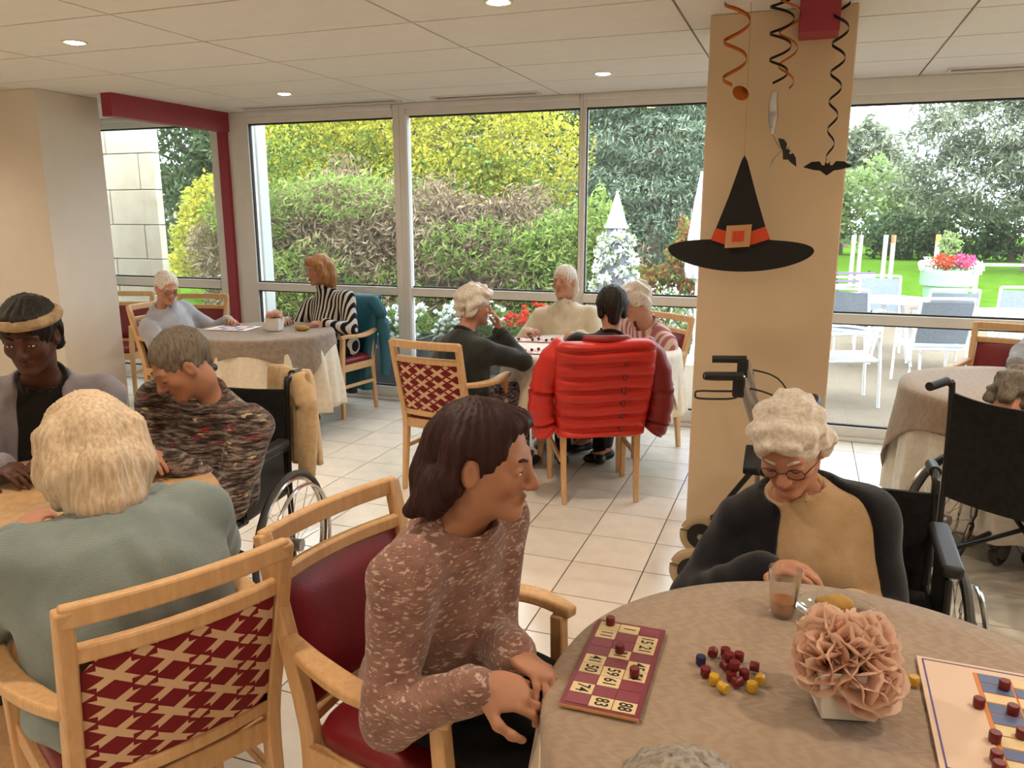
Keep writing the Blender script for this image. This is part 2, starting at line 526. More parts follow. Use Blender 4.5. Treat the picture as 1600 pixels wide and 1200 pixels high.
# slot air vents in the ceiling along the glazing
for x0, x1 in ((-4.55, -3.05), (-2.75, -1.9), (0.75, 2.6)):
    v = empty('ceiling_vent', ((x0 + x1) / 2, 5.76, CZ - 0.001), 0,
              {-4.55: 'long narrow ceiling air vent above the first big garden window', -2.75: 'short narrow ceiling air vent above the middle garden window'}.get(x0, 'narrow ceiling air vent above the terrace window beside the pillar'), 'vent', 'ceiling air vents')
    L = x1 - x0
    f = MB()
    for s in (-1, 1): f.box((0, s * 0.055, -0.004), (L, 0.014, 0.012)); f.box((s * (L / 2 - 0.007), 0, -0.004), (0.014, 0.11, 0.012))
    f.build('frame', M['alu'], v, smooth=0)
    for k in range(3): MB().box((0, -0.028 + 0.028 * k, -0.001), (L - 0.03, 0.013, 0.007)).build('slat', M['ceiling_grid'], v, smooth=0)
    MB().box((0, 0, 0.0012), (L - 0.02, 0.1, 0.002)).build('backing', M['gasket'], v, smooth=0)

# walls
def wall(name, lo, hi, m, label):
    return tag(MB().span(lo, hi).build(name, m, smooth=0, bevel=0.006), label, 'wall', kind='structure')
wall('wall_back', (X0, Y0 - 0.2, -0.1), (X1, Y0, CZ + 0.1), M['wall'], 'plain cream wall closing the dining room at the rear')
wall('wall_right', (X1, Y0, -0.1), (X1 + 0.2, WALL_Y + 0.1, CZ + 0.1), M['wall'], 'plain cream wall at the far right end of the room')
wall('wall_left', (X0 - 0.2, Y0, -0.1), (X0, WALL_Y + 0.1, CZ + 0.1), M['wall'], 'plain cream wall at the far left end of the room')
wall('wall_pier', (-7.0, 4.36, 0), (-5.2, 4.91, CZ), M['pier'], 'broad cream wall pier with one face lit by the window')
p = wall('wall_pillar', (-0.47, 3.87, 0), (0.145, 4.32, CZ), M['column_warm'], 'square cream pillar with a paper witch hat hung before it')
tag(MB().span((-0.09, 3.70, 2.335), (0.07, 3.88, CZ + 0.004)).build('trim_1', M['red_trim'], smooth=0, bevel=0.004), 'raspberry red beam end jutting from the pillar top', 'beam', kind='structure')
tag(MB().span((-4.95, 4.70, 2.305), (-4.85, 5.98, CZ + 0.004)).build('trim_2', M['red_trim'], smooth=0, bevel=0.004), 'raspberry red beam under the ceiling leading to the glazing', 'beam', kind='structure')
tag(MB().span((-4.965, 5.945, 0), (-4.87, 5.985, 2.32)).build('trim_3', M['red_trim'], smooth=0, bevel=0.004), 'raspberry red post standing at the glazing corner', 'post', kind='structure')

# ---------------------------------------------------------------- glazing
def window(n, x0, x1, zt0, zt1, ztop, label, jl=0.05, jr=0.05, zb=0.12):
    w = empty('window_%d' % n, (0, 0, 0), 0, label, 'window', kind='structure')
    ya, yb = WALL_Y, WALL_Y + 0.09
    def bar(nm, lo, hi, b=0.006): return MB().span(lo, hi).build(nm, M['alu'], w, smooth=0, bevel=b)
    bar('jamb', (x0, ya, 0), (x0 + jl, yb, CZ)); bar('jamb', (x1 - jr, ya, 0), (x1, yb, CZ))
    bar('head', (x0 + jl, ya, ztop), (x1 - jr, yb, CZ)); bar('head_lip', (x0 + jl, ya - 0.03, ztop + 0.055), (x1 - jr, ya, CZ))
    bar('sill', (x0 + jl, ya, 0), (x1 - jr, yb, zb)); bar('sill_track', (x0 + jl, ya - 0.035, 0), (x1 - jr, ya, 0.028))
    bar('transom', (x0 + jl, ya - 0.012, zt0), (x1 - jr, yb, zt1))
    g = MB()
    for z in (zb, zt0, zt1, ztop):
        s = 1 if z in (zb, zt1) else -1
        g.span((x0 + jl, ya + 0.018, min(z, z + s * 0.012)), (x1 - jr, ya + 0.05, max(z, z + s * 0.012)))
    for x, s in ((x0 + jl, 1), (x1 - jr, -1)):
        g.span((min(x, x + s * 0.007), ya + 0.018, zb), (max(x, x + s * 0.007), ya + 0.05, zt0)); g.span((min(x, x + s * 0.007), ya + 0.018, zt1), (max(x, x + s * 0.007), ya + 0.05, ztop))
    g.build('gasket', M['gasket'], w, smooth=0)
    for za, zc in ((zb, zt0), (zt1, ztop)):
        MB().span((x0 + jl, ya + 0.03, za), (x1 - jr, ya + 0.036, zc)).build('pane', M['glass'], w, smooth=0)
    return w
window(1, -8.0, -4.92, 0.92, 1.0, 2.38, 'aluminium window behind the person in pale grey, left of the red post', jr=0.15)
window(2, -4.92, -3.17, 0.92, 0.99, 2.37, 'tall aluminium window behind the person in the striped shirt', jl=0.26, jr=0.06)
window(3, -3.17, -1.625, 0.92, 0.99, 2.375, 'tall aluminium window with yellow foliage beyond, between two mullions', jl=0.06, jr=0.025)
window(4, -1.625, -0.16, 0.92, 0.99, 2.375, 'tall aluminium window showing the white flower cone outside', jl=0.025)
window(5, -0.16, X1, 0.845, 0.915, 2.315, 'wide aluminium window onto the terrace, right of the pillar', zb=0.10)
MB().span((-3.105, 5.955, 0), (-3.085, 6.0, 2.38)).build('mullion_cap', M['white_metal'], bpy.data.objects['window_3'], smooth=0, bevel=0.003)

# ---------------------------------------------------------------- recessed downlights
t = NT('lamp_glow'); em = t.n('Emission', Color=(1.0, 0.72, 0.36, 1), Strength=40.0); t.link(em.outputs[0], t.out.inputs[0]); M['lamp_glow'] = t.mat
ring_me = MB().lathe([(0.046, 0.004), (0.062, 0.004), (0.064, -0.002), (0.060, -0.006), (0.048, -0.004), (0.043, 0.0)], 28, closed=True).mesh('ring')
bulb_me = MB().lathe([(0.001, -0.012), (0.024, -0.010), (0.040, -0.005), (0.044, 0.002), (0.001, 0.003)], 24).mesh('bulb')
for me, mm in ((ring_me, M['alu']), (bulb_me, M['lamp_glow'])):
    me.materials.append(mm); me.shade_smooth()
lamp_data = bpy.data.lights.new('downlight_beam', 'SPOT')
lamp_data.energy = LAMP_WATTS; lamp_data.spot_size = R(150); lamp_data.spot_blend = 0.9; lamp_data.color = (1.0, 0.83, 0.65); lamp_data.shadow_soft_size = 0.05
cool_data = lamp_data.copy(); cool_data.name = 'downlight_beam_cool'; cool_data.energy = LAMP_WATTS * 0.3; cool_data.color = (1.0, 0.92, 0.82)
DL = {(-3.63, 3.32): 'bright warm recessed downlight nearest the wall pier', (-3.70, 5.2): 'small recessed downlight near the red beam and window',
      (-1.28, 5.17): 'recessed downlight above the window table with the cream sweater', (-1.28, 3.33): 'warm recessed downlight at the top edge, midway between pier and pillar'}
for x in (-5.9, -3.65, -1.28, 1.1, 3.3):
    for y in (5.18, 3.33, 1.48, -0.37, -2.2):
        key = next((k for k in DL if abs(k[0] - x) < 0.1 and abs(k[1] - y) < 0.1), None)
        lx, ly = key or (x, y)
        if x == -5.9 and y == 5.18: continue
        o = empty('downlight', (lx, ly, CZ), 0, DL.get(key, 'warm recessed ceiling downlight outside the photographed part of the room'), 'lamp', 'recessed ceiling downlights')
        for nm, me in (('ring', ring_me), ('bulb', bulb_me)):
            c = bpy.data.objects.new(nm, me); COL.objects.link(c); c.parent = o
        l = bpy.data.objects.new('beam_lamp', cool_data if y == 5.18 else lamp_data); COL.objects.link(l); l.parent = o; l.location = (0, 0, -0.03)

# ================================================================ garden and terrace
rng = np.random.default_rng(7)
def leaf_mat(name, stops, trans=0.35):
    t = NT(name)
    if 'petal' not in name: stops = [(p, (c[0] * .67, c[1] * .67, c[2] * .67, 1)) for p, c in stops]
    at = t.n('Attribute', _attribute_name='tint')
    c = t.ramp(at.outputs['Fac'], stops)
    d = t.n('BsdfDiffuse', Color=c); tr = t.n('BsdfTranslucent', Color=c)
    mx = t.n('MixShader', Fac=trans); t.link(d.outputs[0], mx.inputs[1]); t.link(tr.outputs[0], mx.inputs[2])
    t.link(mx.outputs[0], t.out.inputs[0])
    return t.mat
def stops(*cs): return [(i / (len(cs) - 1), srgb(c)) for i, c in enumerate(cs)]
M['leaf_yellow'] = leaf_mat('yellow_green_leaves', stops('#8a9440', '#b7b84a', '#d6cc4e', '#e8de6a', '#a3bb52'), 0.5)
M['leaf_green'] = leaf_mat('green_leaves', stops('#54703a', '#76944a', '#94ab5c', '#aebf70'))
M['leaf_lime'] = leaf_mat('fresh_green_leaves', stops('#5d7d3a', '#86a34c', '#a5bb62', '#c2cf83'), .4)
M['leaf_dark'] = leaf_mat('dark_green_leaves', stops('#3d4c35', '#566848', '#6f8158', '#8a9a70'))
M['leaf_blue'] = leaf_mat('blue_green_needles', stops('#566656', '#75876f', '#97a78c', '#bac5ae'), 0.25)
M['leaf_grey'] = leaf_mat('grey_green_needles', stops('#646a58', '#82886f', '#9ba085', '#b4b99e'), 0.25)
M['leaf_pale'] = leaf_mat('pale_green_leaves', stops('#7f9a5e', '#9cb26f', '#b8c788', '#aebf9c'))
M['twig'] = leaf_mat('brown_vine_twigs', stops('#74624f', '#937f68', '#ab977c', '#a08a6c'), 0.1)
M['leaf_red'] = leaf_mat('autumn_red_leaves', stops('#7e4a34', '#a5603f', '#b98a55', '#7d8a45'))
M['petal_white'] = leaf_mat('white_petals', stops('#d9ddd6', '#f2f4f0', '#ffffff'), 0.3)
M['petal_red'] = leaf_mat('coral_red_petals', stops('#c23a2a', '#e8543c', '#f07a58'), 0.3)
M['petal_pink'] = leaf_mat('pink_petals', stops('#c93a6a', '#e8648e', '#f2a0b0'), 0.3)
M['bark'] = plain('bark', '#6b5c4c', 0.9, bump=0.6, bscale=20, var=0.2)

def leaves(blobs, n, size, stretch=1.0, shell=0.55, droop=0.0, seed=0):
    """leaf quads scattered through ellipsoid blobs (cx,cy,cz,rx,ry,rz)"""
    g = np.random.default_rng(seed)
    B = np.array(blobs, float); vol = (B[:, 3] * B[:, 4] * B[:, 5]) ** 0.67
    w = g.choice(len(B), n, p=vol / vol.sum())
    d = g.normal(size=(n, 3)); d /= np.linalg.norm(d, axis=1)[:, None]
    r = shell + (1 - shell) * g.random(n) ** 0.6
    lump = 1 + 0.18 * np.sin(d[:, 0] * 7 + w) * np.sin(d[:, 2] * 6 + 2 * w) + 0.12 * np.sin(d[:, 1] * 13 + w * 3)
    C = B[w, :3] + d * B[w, 3:] * (r * lump)[:, None]
    a = g.normal(size=(n, 3)) + d * 0.6; a[:, 2] -= droop; a /= np.linalg.norm(a, axis=1)[:, None]
    b = np.cross(a, g.normal(size=(n, 3))); b /= np.linalg.norm(b, axis=1)[:, None]
    s = size * (0.6 + 0.8 * g.random(n))[:, None]
    a, b = a * s * stretch, b * s * 0.55
    V = np.stack([C - a, C + b - a * 0.1, C + a, C - b - a * 0.1], 1).reshape(-1, 3)
    tint = np.clip(g.random(n) * 0.75 + 0.25 * np.sin(w * 2.1) ** 2, 0, 1)
    col = np.repeat(np.stack([tint, tint, tint, np.ones(n)], 1), 4, 0)
    return V, np.arange(4 * n).reshape(-1, 4), col

def tree(name, label, base, height, trunk_r, blobs, n, size, mat, group=None, cat='tree', limbs=4, second=None, **k):
    """blobs relative to base"""
    o = empty(name, base, 0, label, cat, group)
    V, Fc, c = leaves(blobs, n, size, seed=abs(hash(label)) % 1000 if False else len(label) * 7 + n % 97, **k)
    link_mesh('foliage', np_mesh('foliage', V, Fc, c), mat, o, smooth=0)
    if second:
        m2, n2, s2, b2 = second
        V, Fc, c = leaves(b2 or blobs, n2, s2, seed=n2, **k)
        link_mesh('undergrowth', np_mesh('undergrowth', V, Fc, c), m2, o, smooth=0)
    mb = MB(); g = random.Random(len(label))
    mb.tube(smooth_path([(0, 0, -0.1), (g.uniform(-.1, .1), 0, height * 0.3), (g.uniform(-.2, .2), 0.1, height * 0.62), (0, 0, height * 0.85)], 4), [trunk_r * (1 - 0.8 * i / 12) for i in range(13)], 8)
    mb.build('trunk', M['bark'], o)
    for i in range(limbs):
        bl = blobs[i % len(blobs)]; z0 = height * (0.3 + 0.1 * i)
        MB().tube(smooth_path([(0, 0, min(z0, bl[2])), (bl[0] * .5, bl[1] * .5, (z0 + bl[2]) / 2 + .1), (bl[0], bl[1], bl[2] + bl[5] * .3)], 4), [trunk_r * .45 * (1 - .085 * q) for q in range(9)], 6).build('branch', M['bark'], o)
    return o

# ground
t = NT('lawn_grass'); nz = t.noise(t.coords(), 3, 6)
M['lawn'] = t.finish(t.ramp(nz, [(0.3, srgb('#425f19')), (0.7, srgb('#527223'))]), 0.9, 0, t.bump(t.noise(t.coords(), 60, 3), 0.5, 0.03), 0.0)
t = NT('terrace_paving'); v = t.coords()
bk = t.n('TexBrick', Vector=v, Scale=7.0, Mortar__Size=0.02, Color1=srgb('#6a5c4c'), Color2=srgb('#776a5b'), Mortar=srgb('#544b40'))
nz = t.noise(t.coords(scale=(1, 6, 1)), 14, 5)
M['paving'] = t.finish(t.mix(nz, bk.outputs['Color'], srgb('#7d7263')), 0.8, 0, t.bump(t.math('ADD', bk.outputs['Fac'], nz), 0.5, 0.01), 0.0)
tag(MB().span((-26, 6.08, -0.25), (14, 16.2, -0.05)).build('terrace', M['paving'], smooth=0), 'grey brown paved terrace outside the windows', 'terrace', kind='structure')
tag(MB().span((-60, 15.9, -0.3), (60, 70, -0.06)).build('lawn', M['lawn'], smooth=0), 'bright green mown lawn beyond the terrace', 'lawn', kind='structure')
tag(MB().span((-26, 7.4, -0.2), (-5.6, 15.95, -0.035)).build('lawn', M['lawn'], smooth=0), 'strip of green lawn beside the stone pier', 'lawn', kind='structure')

# pale stone pier of the building, outside left
sw = empty('wall_stone', (0, 0, 0), 0, 'pale limestone pier outside, seen past the cream wall pier', 'wall', kind='structure')
t = NT('pale_limestone'); nz = t.noise(t.coords(), 5, 5)
M['stone'] = t.finish(t.ramp(nz, [(0.3, srgb('#a89d86')), (0.7, srgb('#b8ae99'))]), 0.85, 0, t.bump(t.noise(t.coords(), 40, 4), 0.25, 0.01), 0.2)
MB().span((-10.4, 7.04, -0.05), (-6.76, 7.10, 3.4)).build('core', M['grout'], sw, smooth=0)
zs = [-0.05, 0.33, 0.71, 1.10, 1.48, 1.86, 2.25, 2.63, 3.02, 3.4]
for i in range(len(zs) - 1):
    off = 0.45 if i % 2 else 0.0
    xs = [-10.4] + [x for x in np.arange(-10.1 + off, -6.9, 0.9)] + [-6.735]
    for a, b in zip(xs[:-1], xs[1:]):
        MB().span((a + 0.004, 7.02, zs[i] + 0.004), (b - 0.004, 7.12, zs[i + 1] - 0.004)).build('stone_block', M['stone'], sw, smooth=0, bevel=0.006, bevel_seg=1)
M['grey_paint'] = plain('pale_grey_paint', '#a8a8a2', .5)
tag(MB().span((-4.95, 6.28, -0.05), (-4.80, 6.42, 2.9)).build('downpipe_post', M['grey_paint'], smooth=0, bevel=0.01), 'white square post just outside the first big window', 'post')

G = 'trees and shrubs in the garden'
tree('birch_tree', 'tall yellow-green autumn tree outside the two big garden windows', (-6.9, 13.4, -.05), 5.2, .13,
     [(-2.2, 0, 2.9, 1.5, 1.2, 1.3), (-.6, .2, 3.6, 1.7, 1.3, 1.5), (1.1, 0, 3.2, 1.6, 1.2, 1.5), (2.4, -.1, 2.6, 1.0, 1, 1.0), (0, .3, 5.2, 2.2, 1.4, 1.3), (-1.4, 0, 2.2, 1.4, 1, .9), (.9, -.3, 2.1, 1.5, .9, .8)], 56000, 0.036, M['leaf_yellow'], G, second=(M['leaf_green'], 9000, .045, [(-1.8, -.3, 2.2, 1.8, 1, 1.0), (1.2, -.3, 2.0, 1.8, .9, .8)]))
tree('vine_thicket', 'brown twiggy thicket of vines behind the window planters', (-5.6, 10.4, -.05), 1.2, .05,
     [(-2.4, 0, .9, 1.2, .8, 1.2), (-1.0, .1, 1.1, 1.2, .8, 1.2), (.4, 0, 1.0, 1.3, .8, 1.15), (1.7, .1, .9, 1.2, .8, 1.05), (2.7, .1, .7, .9, .7, .9)], 60000, 0.023, M['twig'], G, cat='shrub', stretch=2.6, second=(M['leaf_lime'], 11000, .020, [(-2.2, -.5, 1.6, .8, .4, .5), (-1.1, -.6, .7, .9, .4, .6), (.3, -.55, .5, .7, .3, .5), (1.5, -.6, 1.2, .9, .4, .4), (-.6, -.5, 1.9, 1.2, .4, .35), (2.6, -.5, .9, .8, .4, .7), (2.2, -.5, .3, 1.2, .4, .4)]))
tree('blue_cedar', 'blue-green cedar with drooping layers behind the white flower cone', (-2.9, 16.5, -.05), 6.5, .2,
     [(0, 0, 1.2, 2.3, 1.5, .7), (-.3, 0, 2.1, 2.2, 1.4, .6), (.3, 0, 3.0, 2.0, 1.3, .6), (-.2, 0, 3.9, 1.8, 1.2, .6), (.1, 0, 4.8, 1.5, 1.0, .6), (0, 0, 5.8, 1.0, .8, .7)], 56000, 0.028, M['leaf_blue'], G, stretch=2.2, droop=.5)
tree('green_oak', 'mixed green tree partly hidden by the pillar', (-1.9, 19, -.05), 6, .2,
     [(0, 0, 2.2, 1.9, 1.4, 1.6), (-.8, 0, 4.0, 2.0, 1.4, 1.4), (.9, 0, 4.2, 1.4, 1.3, 1.5), (0, 0, 5.8, 1.8, 1.3, 1.0)], 22000, 0.055, M['leaf_green'], G)
tree('red_shrub', 'reddish autumn shrub beside the pillar outside', (-1.30, 10.2, -.05), 1.0, .03,
     [(-.1, 0, .6, .5, .4, .6), (.1, 0, 1.2, .4, .4, .5), (-.5, .1, .5, .45, .4, .5)], 7000, 0.03, M['leaf_red'], G, cat='shrub', second=(M['leaf_green'], 3500, .032, None))
tree('green_shrub', 'leafy green shrub left of the white flower cone', (-2.75, 10.0, -.05), 1.0, .03,
     [(0, 0, .7, .5, .4, .8), (.2, .1, 1.4, .4, .4, .5), (-.3, .1, 1.2, .5, .4, .5)], 8000, 0.032, M['leaf_lime'], G, cat='shrub')
tree('young_tree', 'small lime green tree on the lawn beside the red post', (-10.6, 12.2, -.05), 2.0, .04,
     [(0, 0, 1.1, .7, .5, .7), (.1, 0, 1.7, .55, .45, .6), (-.2, 0, .7, .7, .5, .4)], 6000, 0.05, M['leaf_yellow'], G)
tree('dark_conifer', 'dark green conifer behind the small lime tree', (-14.5, 17, -.05), 7, .2,
     [(0, 0, 1.6, 2.6, 1.4, 1.7), (-1.5, 0, 3.6, 2.4, 1.4, 1.6), (1.4, 0, 4.2, 2.4, 1.4, 1.8), (0, 0, 6.2, 2.4, 1.4, 1.4)], 28000, 0.06, M['leaf_dark'], G, stretch=1.6)
tree('dark_oak', 'dark tree behind the yellow-green tree and thicket', (-9.5, 19, -.05), 7, .2,
     [(-2.5, 0, 2, 2.4, 1.4, 1.9), (0, 0, 3, 2.5, 1.4, 2.2), (2.8, 0, 2.4, 2.4, 1.4, 2.0), (1.5, 0, 5.2, 2.6, 1.4, 1.7), (-2, 0, 5.2, 2.5, 1.4, 1.7), (4.6, 0, 4.6, 1.8, 1.4, 2.2)], 26000, 0.075, M['leaf_dark'], G)
tree('grey_cedar', 'huge grey-green cedar filling the upper terrace window', (6.3, 27, -.05), 9, .35,
     [(-1.5, 0, 2.6, 2.4, 1.8, 1.1), (1.5, -.4, 3.0, 3, 1.8, 1.3), (-1.0, 0, 4.2, 2.8, 1.8, 1.1), (1.6, 0, 5.0, 3, 1.8, 1.2), (-.6, 0, 6.2, 2.6, 1.8, 1.1), (1.5, 0, 7.2, 2.8, 1.8, 1.2), (0, 0, 8.3, 2.4, 1.7, 1.0), (3.6, 0, 2.2, 2, 1.8, 1.5), (4.2, 0, 6, 2.4, 1.8, 2)], 64000, 0.05, M['leaf_grey'], G, stretch=2.4, droop=.4)
tree('pale_bush', 'rounded pale green trees at the lawn edge near the pillar', (1.4, 36, -.05), 3, .15,
     [(-1.2, 0, 1.5, 1.8, 1, 1.5), (1.0, 0, 2.0, 1.8, 1, 1.8), (2.6, 0, 1.5, 1.5, 1, 1.5), (-3, 0, 1.5, 1.8, 1, 1.6)], 9000, 0.12, M['leaf_pale'], G)
tree('dark_hedge', 'dark evergreen hedge along the far side of the lawn', (7.0, 33, -.05), 2, .15,
     [(-3.4, 0, .8, 1.6, 1, .9), (-1.6, 0, 1.0, 1.6, 1, 1.1), (.4, 0, 1.1, 1.6, 1, 1.2), (2.4, 0, 1.0, 1.7, 1, 1.2), (4.6, 0, 1.1, 1.7, 1, 1.2)], 9000, 0.11, M['leaf_dark'], G, cat='hedge')
tree('misty_tree', 'pale grey leafless tree against the sky near the pillar', (1.9, 44, -.05), 7, .2,
     [(-1.0, 0, 3.4, 1.5, 1, 1.8), (.6, 0, 4.6, 1.3, 1, 1.5), (1.6, 0, 3.4, 1.4, 1, 1.6)], 3500, 0.12, M['leaf_grey'], G, stretch=2.5)
for i, (x, lab) in enumerate(((-22, 'distant dark trees beyond the stone pier'), (-14, 'distant dark trees behind the yellow-green tree'), (-5, 'distant dark trees behind the blue-green cedar'))):
    tree('distant_tree', lab, (x, 30, -.05), 8, .3, [(-3, 0, 2, 3, 1.5, 2.2), (0, 0, 2.4, 3, 1.5, 2.5), (3, 0, 2, 3, 1.5, 2.4), (-1.5, 0, 5.4, 3, 1.5, 2), (2, 0, 5.6, 3, 1.5, 2)], 9000, 0.17, M['leaf_dark'], G)

# window planters
def planter(label, x0, x1, petal, n):
    o = empty('window_planter', ((x0 + x1) / 2, 6.62, -.05), 0, label, 'planter', 'planters outside the window')
    L = x1 - x0
    b = MB(); b.loft([[(sx * (L / 2 - i), sy * (.19 - i), z) for sx, sy in ((-1, -1), (1, -1), (1, 1), (-1, 1))] for z, i in ((0, .03), (.50, 0), (.53, -.012), (.53, .02), (.45, .03))])
    b.build('trough', M['planter'], o, smooth=0, bevel=.006)
    bl = [(x, 0, .62, .22, .2, .2) for x in np.arange(-L / 2 + .1, L / 2, .2)]
    V, Fc, c = leaves(bl, 1500, .03, seed=n); link_mesh('foliage', np_mesh('foliage', V, Fc, c), M['leaf_green'], o, smooth=0)
    g = random.Random(n); m = np.zeros((0, 3)); vs, fs, cs, off = [], [], [], 0
    for k in range(n):
        bx = g.uniform(-L / 2, L / 2); th = g.uniform(-.4, 2.6); rr = g.uniform(.19, .25)
        ctr = np.array((bx, -math.sin(th) * rr if th > 0 else -rr - .02, .60 + math.cos(th) * rr * (1.0 if th > 0 else .6) + g.uniform(-.03, .05)))
        V, Fc, c = leaves([(*ctr, .022, .022, .018)], 14, .018, seed=k + n, shell=.3)
        vs.append(V); fs.append(Fc + off); cs.append(c); off += len(V)
    tag(link_mesh('blossoms', np_mesh('blossoms', np.concatenate(vs), np.concatenate(fs), np.concatenate(cs)), petal, o, smooth=0), kind='stuff')
M['planter'] = plain('slate_grey_plastic', '#5d6066', 0.55)
planter('slate planter of white flowers outside behind the teal coat', -4.35, -3.25, M['petal_white'], 190)
planter('slate planter of white flowers outside behind the patterned chair', -3.1, -2.45, M['petal_white'], 130)
planter('slate planter of coral red flowers outside the middle window', -2.4, -1.3, M['petal_red'], 230)

# white flower cone
o = empty('flower_cone', (-2.03, 9.0, -.05), 0, 'tall white flower cone with a plain pointed cap on the terrace', 'planter')
MB().lathe([(.135, 1.52), (.14, 1.50), (.13, 1.49), (.012, 1.88), (.02, 1.9), (.001, 1.9)][::1], 28).build('cap', M['white_plastic'], o)
MB().lathe([(.30, 0), (.34, .02), (.33, .3), (.2, .9), (.1, 1.5), (.001, 1.5)], 24).build('core', M['leaf_core'] if 'leaf_core' in M else M['planter'], o)
bl = []
for k in range(46):
    z = .1 + 1.36 * k / 46; rr = .33 - .2 * (z / 1.5); a = k * 2.4
    bl.append((rr * math.cos(a), rr * math.sin(a), z, .085, .085, .07))
V, Fc, c = leaves(bl, 5200, .028, seed=4); tag(link_mesh('blossoms', np_mesh('blossoms', V, Fc, c), M['petal_white'], o, smooth=0), kind='stuff')
V, Fc, c = leaves(bl, 1500, .03, seed=5); link_mesh('foliage', np_mesh('foliage', V, Fc, c), M['leaf_green'], o, smooth=0)
V, Fc, c = leaves([(.6, .1, .35, .5, .3, .4), (1.0, .2, .3, .4, .3, .35)], 2500, .03, seed=6)
o = empty('flower_bed', (-2.0, 9.2, -.05), 0, 'low white flower bush to the right of the flower cone', 'bush')
link_mesh('foliage', np_mesh('foliage', V, Fc, c), M['leaf_pale'], o, smooth=0)
V, Fc, c = leaves([(.6, .05, .4, .5, .3, .42), (1.0, .15, .35, .4, .3, .38)], 1500, .022, seed=8); tag(link_mesh('blossoms', np_mesh('blossoms', V, Fc, c), M['petal_white'], o, smooth=0), kind='stuff')

# closed lavender parasol
o = empty('closed_parasol', (-1.10, 9.0, -.05), 0, 'closed lavender parasol beside the pillar outside', 'parasol')
rings = []
for z, r in ((.95, .10), (1.05, .12), (1.4, .10), (1.8, .055), (2.05, .02)):
    rings.append([(r * (1 + .22 * math.cos(8 * a)) * math.cos(a), r * (1 + .22 * math.cos(8 * a)) * math.sin(a), z) for a in [2 * math.pi * j / 48 for j in range(48)]])
M['lavender'] = fabric('lavender_canvas', '#b9b2d2', '#c7c1de', 30)
MB().loft(rings).build('canopy', M['lavender'], o)
MB().tube([(0, 0, 0), (0, 0, 2.1)], .018, 10).build('pole', M['white_metal'], o)
MB().lathe([(.22, 0), (.22, .05), (.05, .08), (.03, .2), (.001, .2)], 24).build('base', M['white_plastic'], o)

# terrace furniture
def garden_chair():
    o = empty('terrace_chair', (0, 0, -.05), 0)
    for s in (-1, 1):
        MB().tube(smooth_path([(s * .25, .24, 0), (s * .25, .22, .40), (s * .25, .20, .62)], 3), .014, 8).build('front_leg', M['white_metal'], o)
        MB().tube(smooth_path([(s * .25, -.30, 0), (s * .25, -.22, .38), (s * .235, -.27, .62), (s * .23, -.33, .88)], 4), .014, 8).build('rear_leg', M['white_metal'], o)
        MB().sweep(smooth_path([(s * .25, -.27, .62), (s * .265, 0, .645), (s * .25, .22, .62)], 4), (.045, .02)).build('armrest', M['white_metal'], o, bevel=.004)
    f = MB(); f.tube([(-.24, .2, .41), (.24, .2, .41)], .013, 8); f.tube([(-.24, -.22, .39), (.24, -.22, .39)], .013, 8)
    for s in (-1, 1): f.tube([(s * .24, .2, .41), (s * .24, -.22, .39)], .013, 8)
    f.build('seat_frame', M['white_metal'], o)
    MB().box((0, -.01, .405), (.45, .40, .008)).build('seat', M['mesh_grey'], o, smooth=0)
    rings = [[(x, -.235 - .02 * math.cos(x * 6) - (z - .45) * .24 + y, z) for x, y in [(-.225 + .05 * i, 0) for i in range(10)] + [(.225 - .05 * i, .008) for i in range(10)]] for z in (.45, .55, .65, .75, .85)]
    MB().loft(rings).build('backrest', M['mesh_grey'], o)
    MB().tube(smooth_path([(-.23, -.33, .88), (0, -.36, .885), (.23, -.33, .88)], 5), .014, 8).build('top_rail', M['white_metal'], o)
    return o
gc = garden_chair()
spots = [((1.22, 8.55), 12, 'white terrace chair with grey mesh, seat facing away, nearest behind the window rail'), ((.42, 7.55), -80, 'white terrace chair with grey mesh partly hidden by the pillar'),
         ((.92, 10.7), 178, 'white terrace chair with pale grey back facing the window, left of the others'), ((1.45, 9.55), 8, 'white terrace chair in front of the mint flower pot'),
         ((2.15, 9.4), 165, 'white terrace chair at the right edge of the terrace'), ((.55, 9.3), -20, 'white terrace chair beside the pillar, behind the nearest one')]
for i, ((x, y), a, lab) in enumerate(spots):
    c = gc if i == 0 else copy_tree(gc)
    c.location = (x, y, -.05); c.rotation_euler = (0, 0, R(a)); tag(c, lab, 'chair', 'terrace chairs')
def garden_table(x, y, lab):
    o = empty('terrace_table', (x, y, -.05), 0, lab, 'table', 'terrace tables')
    MB().lathe([(.001, .695), (.40, .695), (.425, .70), (.43, .712), (.425, .722), (.001, .725)], 40).build('tabletop', M['white_metal'], o)
    for k in range(4):
        a = math.pi / 4 + k * math.pi / 2
        MB().tube([(.12 * math.cos(a), .12 * math.sin(a), .69), (.30 * math.cos(a), .30 * math.sin(a), 0)], .016, 8).build('leg', M['white_metal'], o)
garden_table(.98, 9.75, 'round white terrace table beside the pillar')
garden_table(1.98, 8.75, 'round white terrace table at the right edge')

